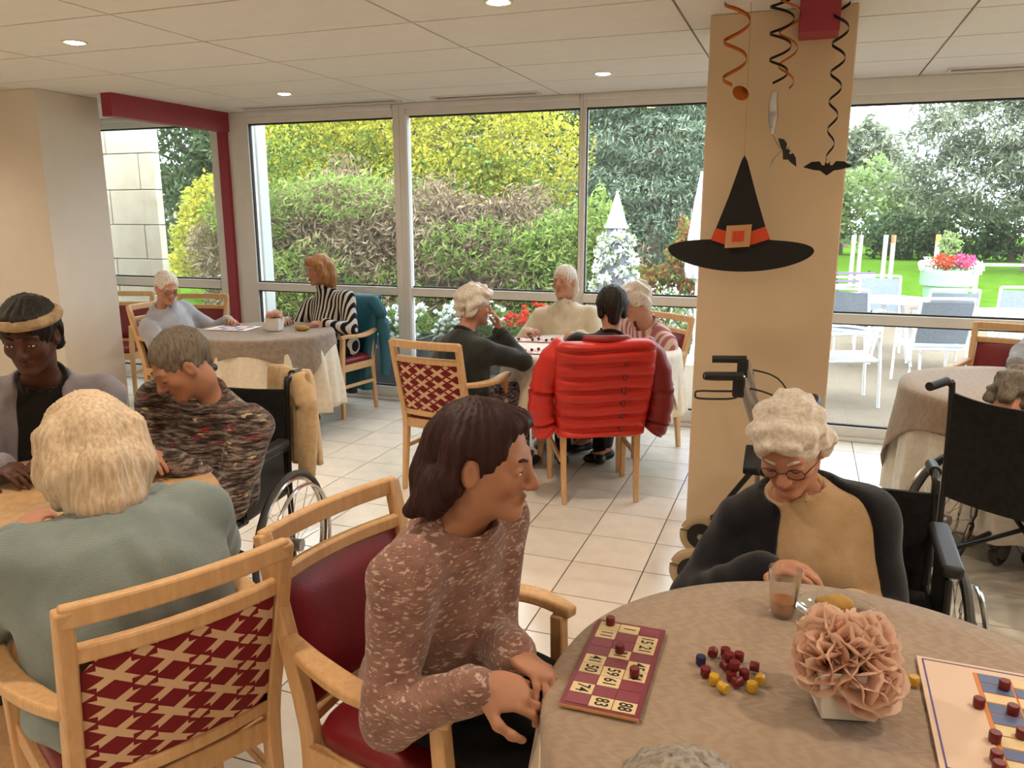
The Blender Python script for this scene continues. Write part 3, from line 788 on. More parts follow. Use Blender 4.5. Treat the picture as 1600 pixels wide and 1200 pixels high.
# mint pot with flowers
o = empty('mint_flower_pot', (1.97, 13.0, -.05), 0, 'large mint green pot of mixed flowers on the terrace edge', 'flower pot')
M['mint'] = plain('mint_glazed_plastic', '#8cbd90', 0.4)
MB().lathe([(.001, 0), (.22, 0), (.24, .02), (.30, .62), (.345, .64), (.35, .84), (.33, .86), (.31, .84), (.30, .80), (.001, .78)], 40).build('pot', M['mint'], o)
for nm, mt, bl, n in (('white_blossoms', 'petal_white', [(-.26, -.1, .93, .14, .14, .1), (.32, -.1, .9, .12, .14, .1)], 500), ('red_blossoms', 'petal_red', [(-.08, -.12, .97, .18, .16, .1)], 500), ('pink_blossoms', 'petal_pink', [(.17, -.12, .98, .16, .16, .1)], 500), ('foliage', 'leaf_pale', [(0, .05, 1.2, .16, .16, .2), (0, 0, .95, .32, .28, .1)], 900)):
    V, Fc, c = leaves(bl, n, .026, seed=n); ob = link_mesh(nm, np_mesh(nm, V, Fc, c), M[mt], o, smooth=0)
    if 'blossoms' in nm: tag(ob, kind='stuff')
# striped bench
o = empty('striped_bench', (.72, 12.0, -.05), R(10), 'purple and white slatted bench beside the pillar outside', 'bench')
M['purple'] = plain('purple_paint', '#6d5a8c', 0.5)
for k in range(6): MB().box((0, .16 + .02 * k, .55 + .055 * k), (.5 + .02 * k, .02, .03)).build('back_slat', M['purple'] if k % 2 else M['white_metal'], o, smooth=0)
for k in range(4): MB().box((0, -.12 + .08 * k, .45), (.5, .06, .02)).build('seat_slat', M['purple'] if k % 2 else M['white_metal'], o, smooth=0)
for s in (-1, 1):
    MB().tube([(s * .2, -.12, 0), (s * .2, -.1, .45)], .014, 6).build('leg', M['black_metal'], o)
    MB().tube([(s * .2, .2, 0), (s * .2, .14, .45), (s * .22, .29, .86)], .014, 6).build('leg', M['black_metal'], o)
# painted posts on the lawn
cols = [('#dfe8ea', 'white'), ('#9a8f86', 'brown'), ('#a9c4d4', 'blue'), ('#c9714c', 'terracotta'), ('#e0b24c', 'ochre')]
for (x, h), (c, nm) in zip(((1.05, 1.12), (1.2, 1.12), (1.72, 1.13), (1.88, 1.13), (2.78, 1.15)), cols):
    o = empty('garden_post', (x, 20, -.06), 0, 'slim wooden garden post with a %s painted top on the lawn' % nm, 'post', 'painted garden posts')
    MB().tube([(0, 0, 0), (0, 0, h - .12)], .05, 12).build('shaft', M['post_wood'] if 'post_wood' in M else M.setdefault('post_wood', plain('weathered_post', '#b9aea2', 0.8)), o)
    MB().tube([(0, 0, h - .12), (0, 0, h + .06)], .052, 12).build('top', plain('post_top_' + nm, c, 0.6), o)
o = empty('garden_fence', (0, 18, -.06), 0, 'low white rail fence beside the mint pot on the lawn', 'fence')
for x in (2.55, 3.25, 4.15, 5.0): MB().tube([(x, 0, 0), (x, 0, .66)], .045, 10).build('post', M['post_wood'], o)
MB().tube([(2.5, 0, .66), (5.6, 0, .70)], .028, 10).build('rail', M['white_metal'], o)

# ================================================================ furniture
def back_y(z): return -0.205 - max(0, z - 0.45) * 0.24
def make_chair(wood_m, name='dining_armchair'):
    o = empty(name)
    W = .21
    for s in (-1, 1):
        MB().sweep(smooth_path([(s * (W - .005), -.245, 0), (s * (W - .002), -.215, .25), (s * W, -.205, .45), (s * (W + .004), back_y(.7), .7), (s * (W + .008), back_y(.905), .905)], 3),
                   [(.026 + .008 * min(1, i / 5), .03 + .012 * math.sin(math.pi * min(1, i / 12))) for i in range(13)], up=(0, 1, 0)).build('rear_leg', wood_m, o, bevel=.005)
        MB().sweep([(s * .228, .205, 0), (s * .232, .20, .43), (s * .24, .19, .645)], [(.028, .03), (.036, .036), (.034, .034)], up=(0, 1, 0)).build('front_leg', wood_m, o, bevel=.005)
        MB().sweep(smooth_path([(s * .218, back_y(.66) + .005, .668), (s * .245, -.14, .655), (s * .268, 0, .650), (s * .266, .12, .660), (s * .246, .225, .655)], 4),
                   [(.036 + .022 * math.sin(math.pi * i / 16), .028) for i in range(17)]).build('armrest', wood_m, o, bevel=.008, bevel_seg=3)
        MB().box((s * .225, 0, .40), (.024, .38, .055)).build('side_rail', wood_m, o, smooth=0, bevel=.003)
        MB().box((s * .222, -.01, .25), (.018, .40, .026)).build('stretcher', wood_m, o, smooth=0, bevel=.003)
    MB().box((0, .195, .40), (.43, .024, .055)).build('front_rail', wood_m, o, smooth=0, bevel=.003)
    MB().box((0, -.205, .405), (.40, .024, .055)).build('rear_rail', wood_m, o, smooth=0, bevel=.003)
    def rail(nm, z, h, w=.225, th=.026):
        MB().sweep(smooth_path([(-w, back_y(z), z), (-w * .5, back_y(z) - .018, z), (0, back_y(z) - .024, z), (w * .5, back_y(z) - .018, z), (w, back_y(z), z)], 3), (th, h)).build(nm, wood_m, o, bevel=.006, bevel_seg=2)
    rail('top_rail', .89, .045); rail('slot_rail', .80, .036, .205); rail('lower_rail', .475, .034, .205)
    # seat cushion
    rings = []
    for z, k in ((.425, .96), (.432, 1.0), (.455, 1.0), (.468, .97), (.476, .88), (.480, .6), (.4815, .2)):
        rings.append([(.222 * k * np.sign(math.cos(a)) * abs(math.cos(a)) ** .35, .205 * k * np.sign(math.sin(a)) * abs(math.sin(a)) ** .35, z) for a in [2 * math.pi * j / 40 for j in range(40)]])
    MB().loft(rings).build('seat', M['red_vinyl'], o, smooth=180)
    # back: printed fabric behind, red vinyl pad in front
    def sheet(nm, m, off, puff, dirn):
        nx, nz = 14, 10; x0, z0, z1 = .195, .49, .785
        vs, fs = [], []
        for lay in (0, 1):
            for j in range(nz + 1):
                for i in range(nx + 1):
                    u, v = i / nx, j / nz; x = -x0 + 2 * x0 * u; z = z0 + (z1 - z0) * v
                    y = back_y(z) - .024 * (1 - (x / .225) ** 2) + off
                    if lay: y += dirn * puff * (1 - (2 * u - 1) ** 6) * (1 - (2 * v - 1) ** 6)
                    vs.append((x, y, z))
        n = (nx + 1) * (nz + 1)
        for j in range(nz):
            for i in range(nx):
                a = j * (nx + 1) + i; q = (a, a + 1, a + nx + 2, a + nx + 1)
                f2 = tuple(n + k for k in q)
                fs += [q if dirn > 0 else q[::-1], f2[::-1] if dirn > 0 else f2]
        for i in range(nx):
            fs += [(i, i + n, i + 1 + n, i + 1)]; b = nz * (nx + 1) + i; fs += [(b, b + 1, b + 1 + n, b + n)]
        for j in range(nz):
            a = j * (nx + 1); fs += [(a, a + nx + 1, a + nx + 1 + n, a + n)]; b = a + nx; fs += [(b, b + n, b + nx + 1 + n, b + nx + 1)]
        me = MB().add(vs, fs).mesh(nm)
        uvl = me.uv_layers.new(name='UVMap')
        for l in me.loops:
            c = me.vertices[l.vertex_index].co; uvl.data[l.index].uv = ((c.x + x0) / (2 * x0), (c.z - z0) / (z1 - z0))
        return link_mesh(nm, me, m, o)
    sheet('back_fabric', M['saltire'], -.004, .010, -1)
    sheet('back_pad', M['red_vinyl'], .002, .020, 1)
    return o

def ring_pts(c, r, ax, n=40):
    a, b, _ = frame_from(ax)
    return [Vector(c) + (a * math.cos(2 * math.pi * i / n) + b * math.sin(2 * math.pi * i / n)) * r for i in range(n)]

def make_wheelchair(back_h=.90, name='wheelchair'):
    o = empty(name)
    fr = M['black_metal']
    for s in (-1, 1):
        w = MB().tube(ring_pts((s * .29, -.10, .30), .288, (1, 0, 0)), .013, 8, True).build('wheel', M['rubber'], o)
        MB().tube(ring_pts((s * .29, -.10, .30), .268, (1, 0, 0)), .010, 8, True).build('rim', M['chrome'], w)
        MB().tube(ring_pts((s * .335, -.10, .30), .245, (1, 0, 0)), .008, 8, True).build('push_rim', M['chrome'], w)
        MB().tube([(s * .25, -.10, .30), (s * .33, -.10, .30)], .026, 14).build('hub', M['silver'], w)
        sp = MB()
        for k in range(18):
            a = 2 * math.pi * k / 18; sp.tube([(s * (.275 if k % 2 else .305), -.10 + .025 * math.cos(a), .30 + .025 * math.sin(a)), (s * .29, -.10 + .262 * math.cos(a + .12), .30 + .262 * math.sin(a + .12))], .0016, 4)
        sp.build('spokes', M['chrome'], w)
        c = MB().tube(ring_pts((s * .23, .33, .085), .068, (1, 0, 0), 28), .018, 8, True).build('caster', M['rubber'], o)
        MB().tube([(s * .205, .33, .085), (s * .255, .33, .085)], .05, 18).build('caster_hub', M['silver'], c)
        MB().tube([(s * .23, .33, .085), (s * .23, .30, .20), (s * .215, .30, .36)], .012, 8).build('caster_fork', fr, c)
        # side frame
        MB().tube(smooth_path([(s * .215, -.24, .14), (s * .215, -.24, .50), (s * .215, -.265, back_h), (s * .215, -.285, back_h + .035), (s * .215, -.33, back_h + .055), (s * .215, -.37, back_h + .05)], 4), .012, 10).build('back_post', fr, o)
        MB().tube([(s * .215, -.315, back_h + .052), (s * .215, -.43, back_h + .042)], .018, 12).build('push_handle', M['black_plastic'], o)
        f = MB(); f.tube([(s * .215, -.24, .48), (s * .215, .26, .48), (s * .215, .36, .42), (s * .19, .46, .16)], .012, 8); f.tube([(s * .215, -.24, .18), (s * .215, .30, .20), (s * .215, .26, .48)], .012, 8)
        f.tube([(s * .22, -.23, .66), (s * .22, .12, .66), (s * .22, .14, .48)], .011, 8)
        f.build('side_frame', fr, o)
        MB().box((s * .225, -.03, .695), (.055, .34, .035)).build('armrest', M['black_plastic'], o, bevel=.012, bevel_seg=3)
        MB().box((s * .225, -.03, .575), (.008, .30, .17)).build('skirt_guard', M['black_plastic'], o, bevel=.003)
        MB().box((s * .11, .50, .13), (.15, .13, .014)).build('footrest', M['black_plastic'], o, bevel=.004)
    cb = MB(); cb.tube([(-.215, -.10, .19), (.215, .10, .47)], .010, 8); cb.tube([(.215, -.10, .19), (-.215, .10, .47)], .010, 8); cb.build('cross_brace', fr, o)
    MB().box((0, .03, .475), (.42, .44, .03)).build('seat', M['black_nylon'], o, bevel=.01)
    rings = []
    for z in np.linspace(.46, back_h, 9):
        t_ = (z - .46) / (back_h - .46); yb = -.245 - .022 * t_
        pts = [(x, yb - .035 * (1 - (x / .215) ** 2), z - .014 * t_ * (1 - (x / .215) ** 2)) for x in np.linspace(-.222, .222, 14)]
        rings.append(pts + [(x, y + .014, z2) for x, y, z2 in pts[::-1]])
    MB().loft(rings).build('backrest', M['black_nylon'], o)
    return o

# round table and cloths
def make_table(name, x, y, r, label, legs=True):
    o = empty(name, (x, y, 0), 0, label, 'table')
    MB().lathe([(.001, .712), (r - .02, .712), (r, .718), (r, .738), (r - .006, .742), (.001, .742)], 56).build('tabletop', M['beech'], o)
    if legs:
        for k in range(4):
            a = R(45 + 90 * k); MB().sweep([(r * .62 * math.cos(a), r * .62 * math.sin(a), .712), (r * .66 * math.cos(a), r * .66 * math.sin(a), 0)], [(.045, .045), (.032, .032)], up=(0, 1, 0)).build('leg', M['beech'], o, bevel=.005)
    else:
        MB().lathe([(.26, 0), (.27, .015), (.24, .03), (.05, .06), (.04, .5), (.05, .68), (.2, .712), (.001, .712)], 32).build('pedestal', M['beech'], o)
    return o

def make_cloth(name, x, y, r, z, mat, drop, label, cat='tablecloth', square=None, rot=0.0, folds=9, amp=.03, flare=.10, seed=1):
    g = random.Random(seed); n = 144; ph = [g.uniform(0, 6.28) for _ in range(5)]
    rings = [[(.001 * math.cos(t), .001 * math.sin(t), z) for t in [2 * math.pi * j / n for j in range(n)]]]
    for q in (.3, .6, .85, 1.0):
        rings.append([(r * q * math.cos(2 * math.pi * j / n), r * q * math.sin(2 * math.pi * j / n), z + .0006 * math.sin(q * 20 + j * .3)) for j in range(n)])
    for k in range(1, 13):
        t_ = k / 12; ring = []
        for j in range(n):
            th = 2 * math.pi * j / n
            d = drop
            if square:
                c_, s_ = abs(math.cos(th - rot)), abs(math.sin(th - rot)); d = max(.02, square / max(c_, s_) - r)
            f = math.sin(folds * th + ph[0]) * .6 + math.sin((folds * 1.7 // 1) * th + ph[1]) * .4
            zz = d * t_
            rr = r + .010 * min(1, zz / .02) + flare * zz + amp * f * min(1.3, (zz / .35)) 
            ring.append((rr * math.cos(th), rr * math.sin(th), z - max(0, zz - .004) ))
        rings.append(ring)
    mb = MB(); mb.loft(rings, caps=False)
    o = mb.build(name, mat, smooth=180)
    o.location = (x, y, 0)
    s = o.modifiers.new('thick', 'SOLIDIFY'); s.thickness = .003; s.offset = 1
    return tag(o, label, cat)

# quilted jacket over a chair back (chair-local coordinates, returned as root)
def make_puffer(name, mat, mat2, label):
    o = empty(name, (0, 0, 0), 0, label, 'jacket')
    def quilt(z, pitch): return abs(math.sin(math.pi * (z - .36) / pitch)) ** .6
    rings = []
    for i in range(84):
        z = .40 + (.945 - .40) * i / 83; k = 1.0
        if z > .90: k = max(.06, math.sqrt(max(0, 1 - ((z - .90) / .046) ** 2)))
        q = .034 * quilt(z, .076)
        hw = .245 + .03 * math.sin((z - .4) * 4); ring = []
        for j in range(48):
            a = 2 * math.pi * j / 48; c, s_ = math.cos(a), math.sin(a)
            x = hw * np.sign(c) * abs(c) ** .6 * (.78 + .22 * k); y = (.052 + q) * np.sign(s_) * abs(s_) ** .8 * k
            y += back_y(z) + .004 * math.sin(9 * x + 20 * z)
            ring.append((x, y, z + .006 * math.sin(x * 11)))
        rings.append(ring)
    MB().loft(rings).build('body', mat, o, smooth=180)
    for s in (-1, 1):
        pts = smooth_path([(s * .20, -.24, .90), (s * .29, -.23, .80), (s * .335, -.21, .62), (s * .325, -.20, .46), (s * .30, -.19, .41)], 8)
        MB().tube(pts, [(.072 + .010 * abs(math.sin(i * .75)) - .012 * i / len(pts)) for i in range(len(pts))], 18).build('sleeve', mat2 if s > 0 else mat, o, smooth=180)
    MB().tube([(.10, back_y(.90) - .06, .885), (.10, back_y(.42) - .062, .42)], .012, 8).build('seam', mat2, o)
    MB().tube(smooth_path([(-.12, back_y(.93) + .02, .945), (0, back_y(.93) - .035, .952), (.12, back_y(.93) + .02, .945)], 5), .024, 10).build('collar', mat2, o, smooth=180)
    return o

def make_long_coat(name, mat, lining, label):
    o = empty(name, (0, 0, 0), 0, label, 'coat')
    for nm, m, x0, x1, zt, zb, off in (('body', mat, -.24, .24, .945, .16, 0.0), ('lining', lining, -.02, .26, .70, .10, -.055)):
        rings = []
        for i in range(30):
            z = zb + (zt - zb) * i / 29; k = 1 if z < zt - .05 else max(.1, math.sqrt(max(0, 1 - ((z - zt + .05) / .05) ** 2)))
            ring = []
            for j in range(40):
                a = 2 * math.pi * j / 40; c, s_ = math.cos(a), math.sin(a)
                cx, hw = (x0 + x1) / 2, (x1 - x0) / 2 * (1 - .35 * max(0, (.6 - z)))
                x = cx + hw * np.sign(c) * abs(c) ** .7
                y = .045 * s_ * k + back_y(max(z, .45)) + off + .022 * math.sin(x * 34 + z * 3) * min(1, (zt - z) * 3)
                ring.append((x, y, z))
            rings.append(ring)
        MB().loft(rings).build(nm, m, o, smooth=180)
    for s in (-1, 1):
        MB().tube(smooth_path([(s * .19, -.26, .90), (s * .27, -.27, .78), (s * .29, -.28, .5), (s * .27, -.29, .28)], 6), [.06 - .0012 * i for i in range(19)], 14).build('sleeve', mat, o, smooth=180)
    return o

def make_rollator(label):
    o = empty('rollator', (0, 0, 0), 0, label, 'walker')
    fr = M['silver']
    for s in (-1, 1):   # user walks towards +y; rear wheels at -y
        rear = MB().tube(smooth_path([(s * .20, -.26, .10), (s * .20, -.14, .30), (s * .20, .02, .54)], 4), .013, 10).build('rear_leg', M['black_metal'], o)
        MB().tube(smooth_path([(s * .20, .26, .10), (s * .20, .20, .30), (s * .20, .04, .56), (s * .20, -.06, .80), (s * .20, -.10, .93)], 4), .014, 10).build('front_leg', fr, o)
        MB().tube(smooth_path([(s * .20, -.05, .80), (s * .20, -.09, .94), (s * .20, -.12, .962)], 3), .011, 10).build('handle_tube', M['chrome'], o)
        gp = MB().tube([(s * .20, -.10, .962), (s * .20, -.25, .955)], .017, 12).build('grip', M['black_plastic'], o)
        MB().box((s * .20, -.115, .92), (.035, .05, .09)).build('brake_block', M['black_plastic'], o, bevel=.012, bevel_seg=3)
        MB().tube(smooth_path([(s * .20, -.12, .90), (s * .20, -.20, .895), (s * .20, -.275, .89), (s * .20, -.285, .875), (s * .20, -.27, .86), (s * .20, -.16, .865), (s * .20, -.12, .875)], 4), .0045, 6).build('brake_lever', M['black_plastic'], o)
        MB().tube(smooth_path([(s * .20, -.09, .92), (s * .21, .06, .86), (s * .22, .14, .60), (s * .21, .0, .35), (s * .20, -.22, .20)], 6), .004, 6).build('brake_cable', M['black_plastic'], o)
        for y in (-.26, .26):
            w = MB().tube(ring_pts((s * .20, y, .10), .078, (1, 0, 0), 32), .022, 10, True).build('wheel', M['rollator_tyre'], o)
            MB().tube([(s * .182, y, .10), (s * .218, y, .10)], .062, 24).build('wheel_hub', M['black_plastic'], w)
            MB().tube([(s * .170, y, .10), (s * .23, y, .10)], .014, 12).build('axle_cap', M['silver'], w)
    MB().box((0, .02, .56), (.36, .20, .03)).build('seat', M['black_nylon'], o, bevel=.008)
    f = MB(); f.tube([(-.2, .22, .24), (.2, .22, .24)], .011, 8); f.tube([(-.2, -.02, .47), (.2, -.02, .47)], .011, 8); f.build('cross_bar', fr, o)
    MB().tube(smooth_path([(-.2, .04, .60), (-.16, .16, .80), (0, .20, .84), (.16, .16, .80), (.2, .04, .60)], 5), .014, 8).build('back_bar', M['black_plastic'], o)
    MB().box((0, .16, .42), (.32, .14, .18)).build('pouch', M['black_nylon'], o, bevel=.03, bevel_seg=3)
    return o

# ---------------------------------------------------------------- small things on tables
M['maroon_card'] = plain('maroon_card', '#7b2a3a', 0.5)
M['cream_card'] = plain('cream_card', '#e6cfa0', 0.6)
M['ink'] = plain('black_ink', '#141210', 0.7)
M['card_edge'] = plain('bare_card_edge', '#cf9a63', 0.8)
M['token_red'] = plain('dark_red_plastic', '#6e1a20', 0.35)
M['token_yellow'] = plain('yellow_plastic', '#d1a32e', 0.4)
M['token_blue'] = plain('navy_plastic', '#28264f', 0.4)
M['blue_card'] = plain('slate_blue_card', '#5b6b95', 0.5)
M['peach_card'] = plain('peach_card', '#e3c6ae', 0.6)
M['orange_line'] = plain('orange_print', '#d8843c', 0.6)
M['violet_line'] = plain('violet_print', '#5a4c8c', 0.6)

def loto_card(name, x, y, rz, w, h, z, label, cells, nums, tokens, numbered=True, margin=.008):
    o = empty(name, (x, y, z), rz, label, 'game card')
    bd = MB().box((0, 0, .003), (w, h, .006)).build('board', M['maroon_card'], o, smooth=0, bevel=.0008)
    MB().box((0, -h / 2 - .0006, .003), (w, .0012, .0056)).build('board_edge', M['card_edge'], bd, smooth=0)
    cw, ch = (w - 2 * margin) / 3, (h - 2 * margin) / 9
    for c in range(3):
        for r_ in range(9):
            cx, cy = -w / 2 + margin + (c + .5) * cw, h / 2 - margin - (r_ + .5) * ch
            on = r_ in cells[c]
            ce = MB().box((cx, cy, .0064), (cw - .0016, ch - .0016, .0008)).build('square', M['cream_card'] if on else M['maroon_sq'], o, smooth=0)
            if on and numbered and (c, r_) in nums:
                cu = bpy.data.curves.new('number', 'FONT'); cu.body = nums[(c, r_)]; cu.size = .034; cu.align_x = 'CENTER'; cu.align_y = 'CENTER'; cu.offset = .0006
                tmp = bpy.data.objects.new('number', cu); COL.objects.link(tmp); bpy.context.view_layer.update()
                me_ = bpy.data.meshes.new_from_object(tmp.evaluated_get(bpy.context.evaluated_depsgraph_get())); bpy.data.objects.remove(tmp); me_.materials.clear(); me_.materials.append(M['ink'])
                ob = bpy.data.objects.new('number', me_); COL.objects.link(ob)
                ob.location = (cx, cy, .0071); ob.rotation_euler = (0, 0, -math.pi / 2); ob.scale = (.72, 1.0, 1); ob.parent = ce
    return o
M['maroon_sq'] = plain('maroon_square', '#8a3a4c', 0.45)
tok_me = MB().lathe([(.001, 0), (.0088, 0), (.0095, .0012), (.0095, .016), (.0085, .0172), (.001, .0172)], 18).mesh('counter'); tok_me.shade_smooth(); tok_me.set_sharp_from_angle(angle=R(40)); tok_me.materials.append(M['token_red'])
tok_y = tok_me.copy(); tok_y.materials.clear(); tok_y.materials.append(M['token_yellow'])
tok_b = tok_me.copy(); tok_b.materials.clear(); tok_b.materials.append(M['token_blue'])
def token(x, y, z, label, me=None, tilt=0, group='loto counters', az=0):
    o = bpy.data.objects.new('counter', me or tok_me); COL.objects.link(o); o.location = (x, y, z)
    if tilt: o.rotation_euler = (R(tilt), 0, az); o.location.z += .0095 * abs(math.sin(R(tilt)))
    return tag(o, label, 'counter', group)

# petal shared by the peonies
M['peony'] = None
t = NT('peach_silk_petal'); gi = t.n('ObjectInfo').outputs['Random']; sp = t.n('SeparateXYZ', Vector=t.coords())
c = t.mix(t.math('MULTIPLY', sp.outputs[2], 22, clamp=True), srgb('#ee9f80'), srgb('#fbdcc4'))
c = t.mix(t.math('MULTIPLY', gi, .55), c, srgb('#f8dccf'))
pd = t.n('BsdfPrincipled', Base__Color=c, Roughness=.7); tr = t.n('BsdfTranslucent', Color=c); mx = t.n('MixShader', Fac=.35)
t.link(pd.outputs[0], mx.inputs[1]); t.link(tr.outputs[0], mx.inputs[2]); t.link(mx.outputs[0], t.out.inputs[0]); M['peony'] = t.mat
def petal_mesh(L, W_, cup):
    rows, cols = 7, 7; vs, fs = [], []
    for i in range(rows):
        v = i / (rows - 1); w = W_ * math.sin(math.pi * (.13 + .60 * v)) ** .8
        for j in range(cols):
            u = 2 * j / (cols - 1) - 1
            vs.append((w * u, cup * (v * v) * 1.0 - cup * .9 * u * u * v + .004 * math.sin(5 * u + 3 * v) * v, L * (v - .30 * u * u * v * v)))
    for i in range(rows - 1):
        for j in range(cols - 1):
            a = i * cols + j; fs.append((a, a + 1, a + cols + 1, a + cols))
    me = MB().add(vs, fs).mesh('petal'); me.materials.append(M['peony']); me.shade_smooth(); return me
PETALS = [petal_mesh(.044, .028, .016), petal_mesh(.054, .036, .018), petal_mesh(.060, .040, .016)]
def blossom(parent, loc, tilt, az, s=1.0, seed=0):
    b = bpy.data.objects.new('blossom', None); COL.objects.link(b); b.parent = parent; b.location = loc; b.rotation_euler = (0, R(tilt), R(az)); b.scale = (s, s, s); b.empty_display_size = .02
    g = random.Random(seed)
    for lay, (n, open_, me) in enumerate(((3, 6, 0), (5, 18, 0), (6, 36, 1), (7, 58, 2), (7, 84, 2))):
        for k in range(n):
            p = bpy.data.objects.new('petal', PETALS[me]); COL.objects.link(p); p.parent = b
            az_ = 2 * math.pi * (k + lay * .37) / n + g.uniform(-.15, .15)
            p.matrix_local = Matrix.Translation((0, 0, -.006 * lay)) @ Matrix.Rotation(az_, 4, 'Z') @ Matrix.Rotation(R(open_ + g.uniform(-8, 8)), 4, 'X') @ Matrix.Translation((0, -.004, .002))
    return b

# ================================================================ people
def skin_mat(name, base, red):
    t = NT(name); at = t.n('Attribute', _attribute_name='tint'); sp = t.n('SeparateColor', Color=at.outputs['Color'])
    nz = t.noise(t.coords(), 30, 4)
    c = t.mix(sp.outputs[0], srgb(base), srgb(red))
    c = t.mix(t.math('MULTIPLY', nz, .25), c, srgb(red))
    return t.finish(c, .5, 0, t.bump(t.noise(t.coords(), 350, 3), .12, .002), .35, Subsurface__Weight=.06, Subsurface__Radius=(.02, .008, .004))
M['skin_fair'] = skin_mat('fair_skin', '#c99479', '#a8604f')
M['skin_tan'] = skin_mat('tanned_skin', '#bd8a6e', '#9d5d48')
M['skin_dark'] = skin_mat('dark_skin', '#5c3a2c', '#4a2a22')
def hair_mat(name, a, b, scale=(60, 60, 8)):
    t = NT(name); nz = t.noise(t.coords(scale=scale), 2.2, 5, .6)
    return t.finish(t.ramp(nz, [(.35, srgb(a)), (.65, srgb(b))]), .55, 0, t.bump(nz, .5, .004), .35)
M['hair_white'] = hair_mat('white_hair', '#cfc2b4', '#efe7dc', (40, 40, 40))
M['hair_silver'] = hair_mat('silver_hair', '#8b8379', '#bdb5aa')
M['hair_blond'] = hair_mat('pale_blond_hair', '#c6a985', '#e8d5bb')
M['hair_grey'] = hair_mat('dark_grey_hair', '#5d5347', '#877c6e')
M['hair_auburn'] = hair_mat('dark_auburn_hair', '#230f10', '#3c1a1b')
M['hair_black'] = hair_mat('black_hair', '#17130f', '#2b2520')
M['hair_ginger'] = hair_mat('ginger_hair', '#8f6038', '#bd8a58')
M['eye'] = plain('eye_white', '#d9d2c8', .3)
M['iris'] = plain('dark_iris', '#2c211b', .25)
M['lens_wire'] = plain('spectacle_wire', '#5a4a40', .35, .6)

def np_rot(yaw, pitch, roll):
    """columns are the head's right / forward / up axes; yaw turns left, pitch looks down"""
    m = Matrix.Rotation(yaw, 3, 'Z') @ Matrix.Rotation(-pitch, 3, 'X') @ Matrix.Rotation(roll, 3, 'Y')
    return np.array(m)

def ik(a, c, l1, l2, pole):
    a, c, pole = np.array(a, float), np.array(c, float), np.array(pole, float)
    d = c - a; L = np.linalg.norm(d); d = d / L
    if L > (l1 + l2) * .995: c = a + d * (l1 + l2) * .995; L = (l1 + l2) * .995
    x = (l1 * l1 - l2 * l2 + L * L) / (2 * L); h = math.sqrt(max(l1 * l1 - x * x, 0))
    p = pole - d * np.dot(pole, d); p /= np.linalg.norm(p) + 1e-9
    return a + d * x + p * h, c

def hand(F, W, d, nrm, side, curl=.5, s=1.0):
    d = d / np.linalg.norm(d); nrm = nrm - d * np.dot(nrm, d); nrm /= np.linalg.norm(nrm); lat = np.cross(d, nrm) * side
    Rm = np.stack([lat, d, nrm], 1)
    F.el(W + d * .048 * s, (.041 * s, .055 * s, .0165 * s), Rm, k=.012)
    F.rc(W - d * .008, W + d * .02 * s, .026 * s, .025 * s, k=.015)
    for i, (off, L, r) in enumerate(((.029, .072, .0088), (.010, .082, .0092), (-.010, .076, .0088), (-.028, .060, .0078))):
        p = W + d * (.088 - .006 * abs(i - 1)) * s + lat * off * s
        ang = curl * .35 + .05 * i
        for q, fl in enumerate((.45, .32, .25)):
            ang += curl * (.35 if q == 0 else .75)
            dd = d * math.cos(ang) + nrm * math.sin(ang) + lat * off * 1.2
            n_ = p + dd * L * fl * s
            F.rc(p, n_, (r - .0008 * q) * s, (r - .0008 * (q + 1)) * s, k=.005); p = n_
    p = W + d * .022 * s + lat * .030 * s
    for dd, L, r in ((d * .60 + lat * .70 + nrm * .25, .042, .0115), (d * .85 + lat * .30 + nrm * .40, .032, .010), (d * .9 + lat * .05 + nrm * .45, .024, .0088)):
        dd = dd / np.linalg.norm(dd); n_ = p + dd * L * s; F.rc(p, n_, r * s, (r - .001) * s, k=.008); p = n_

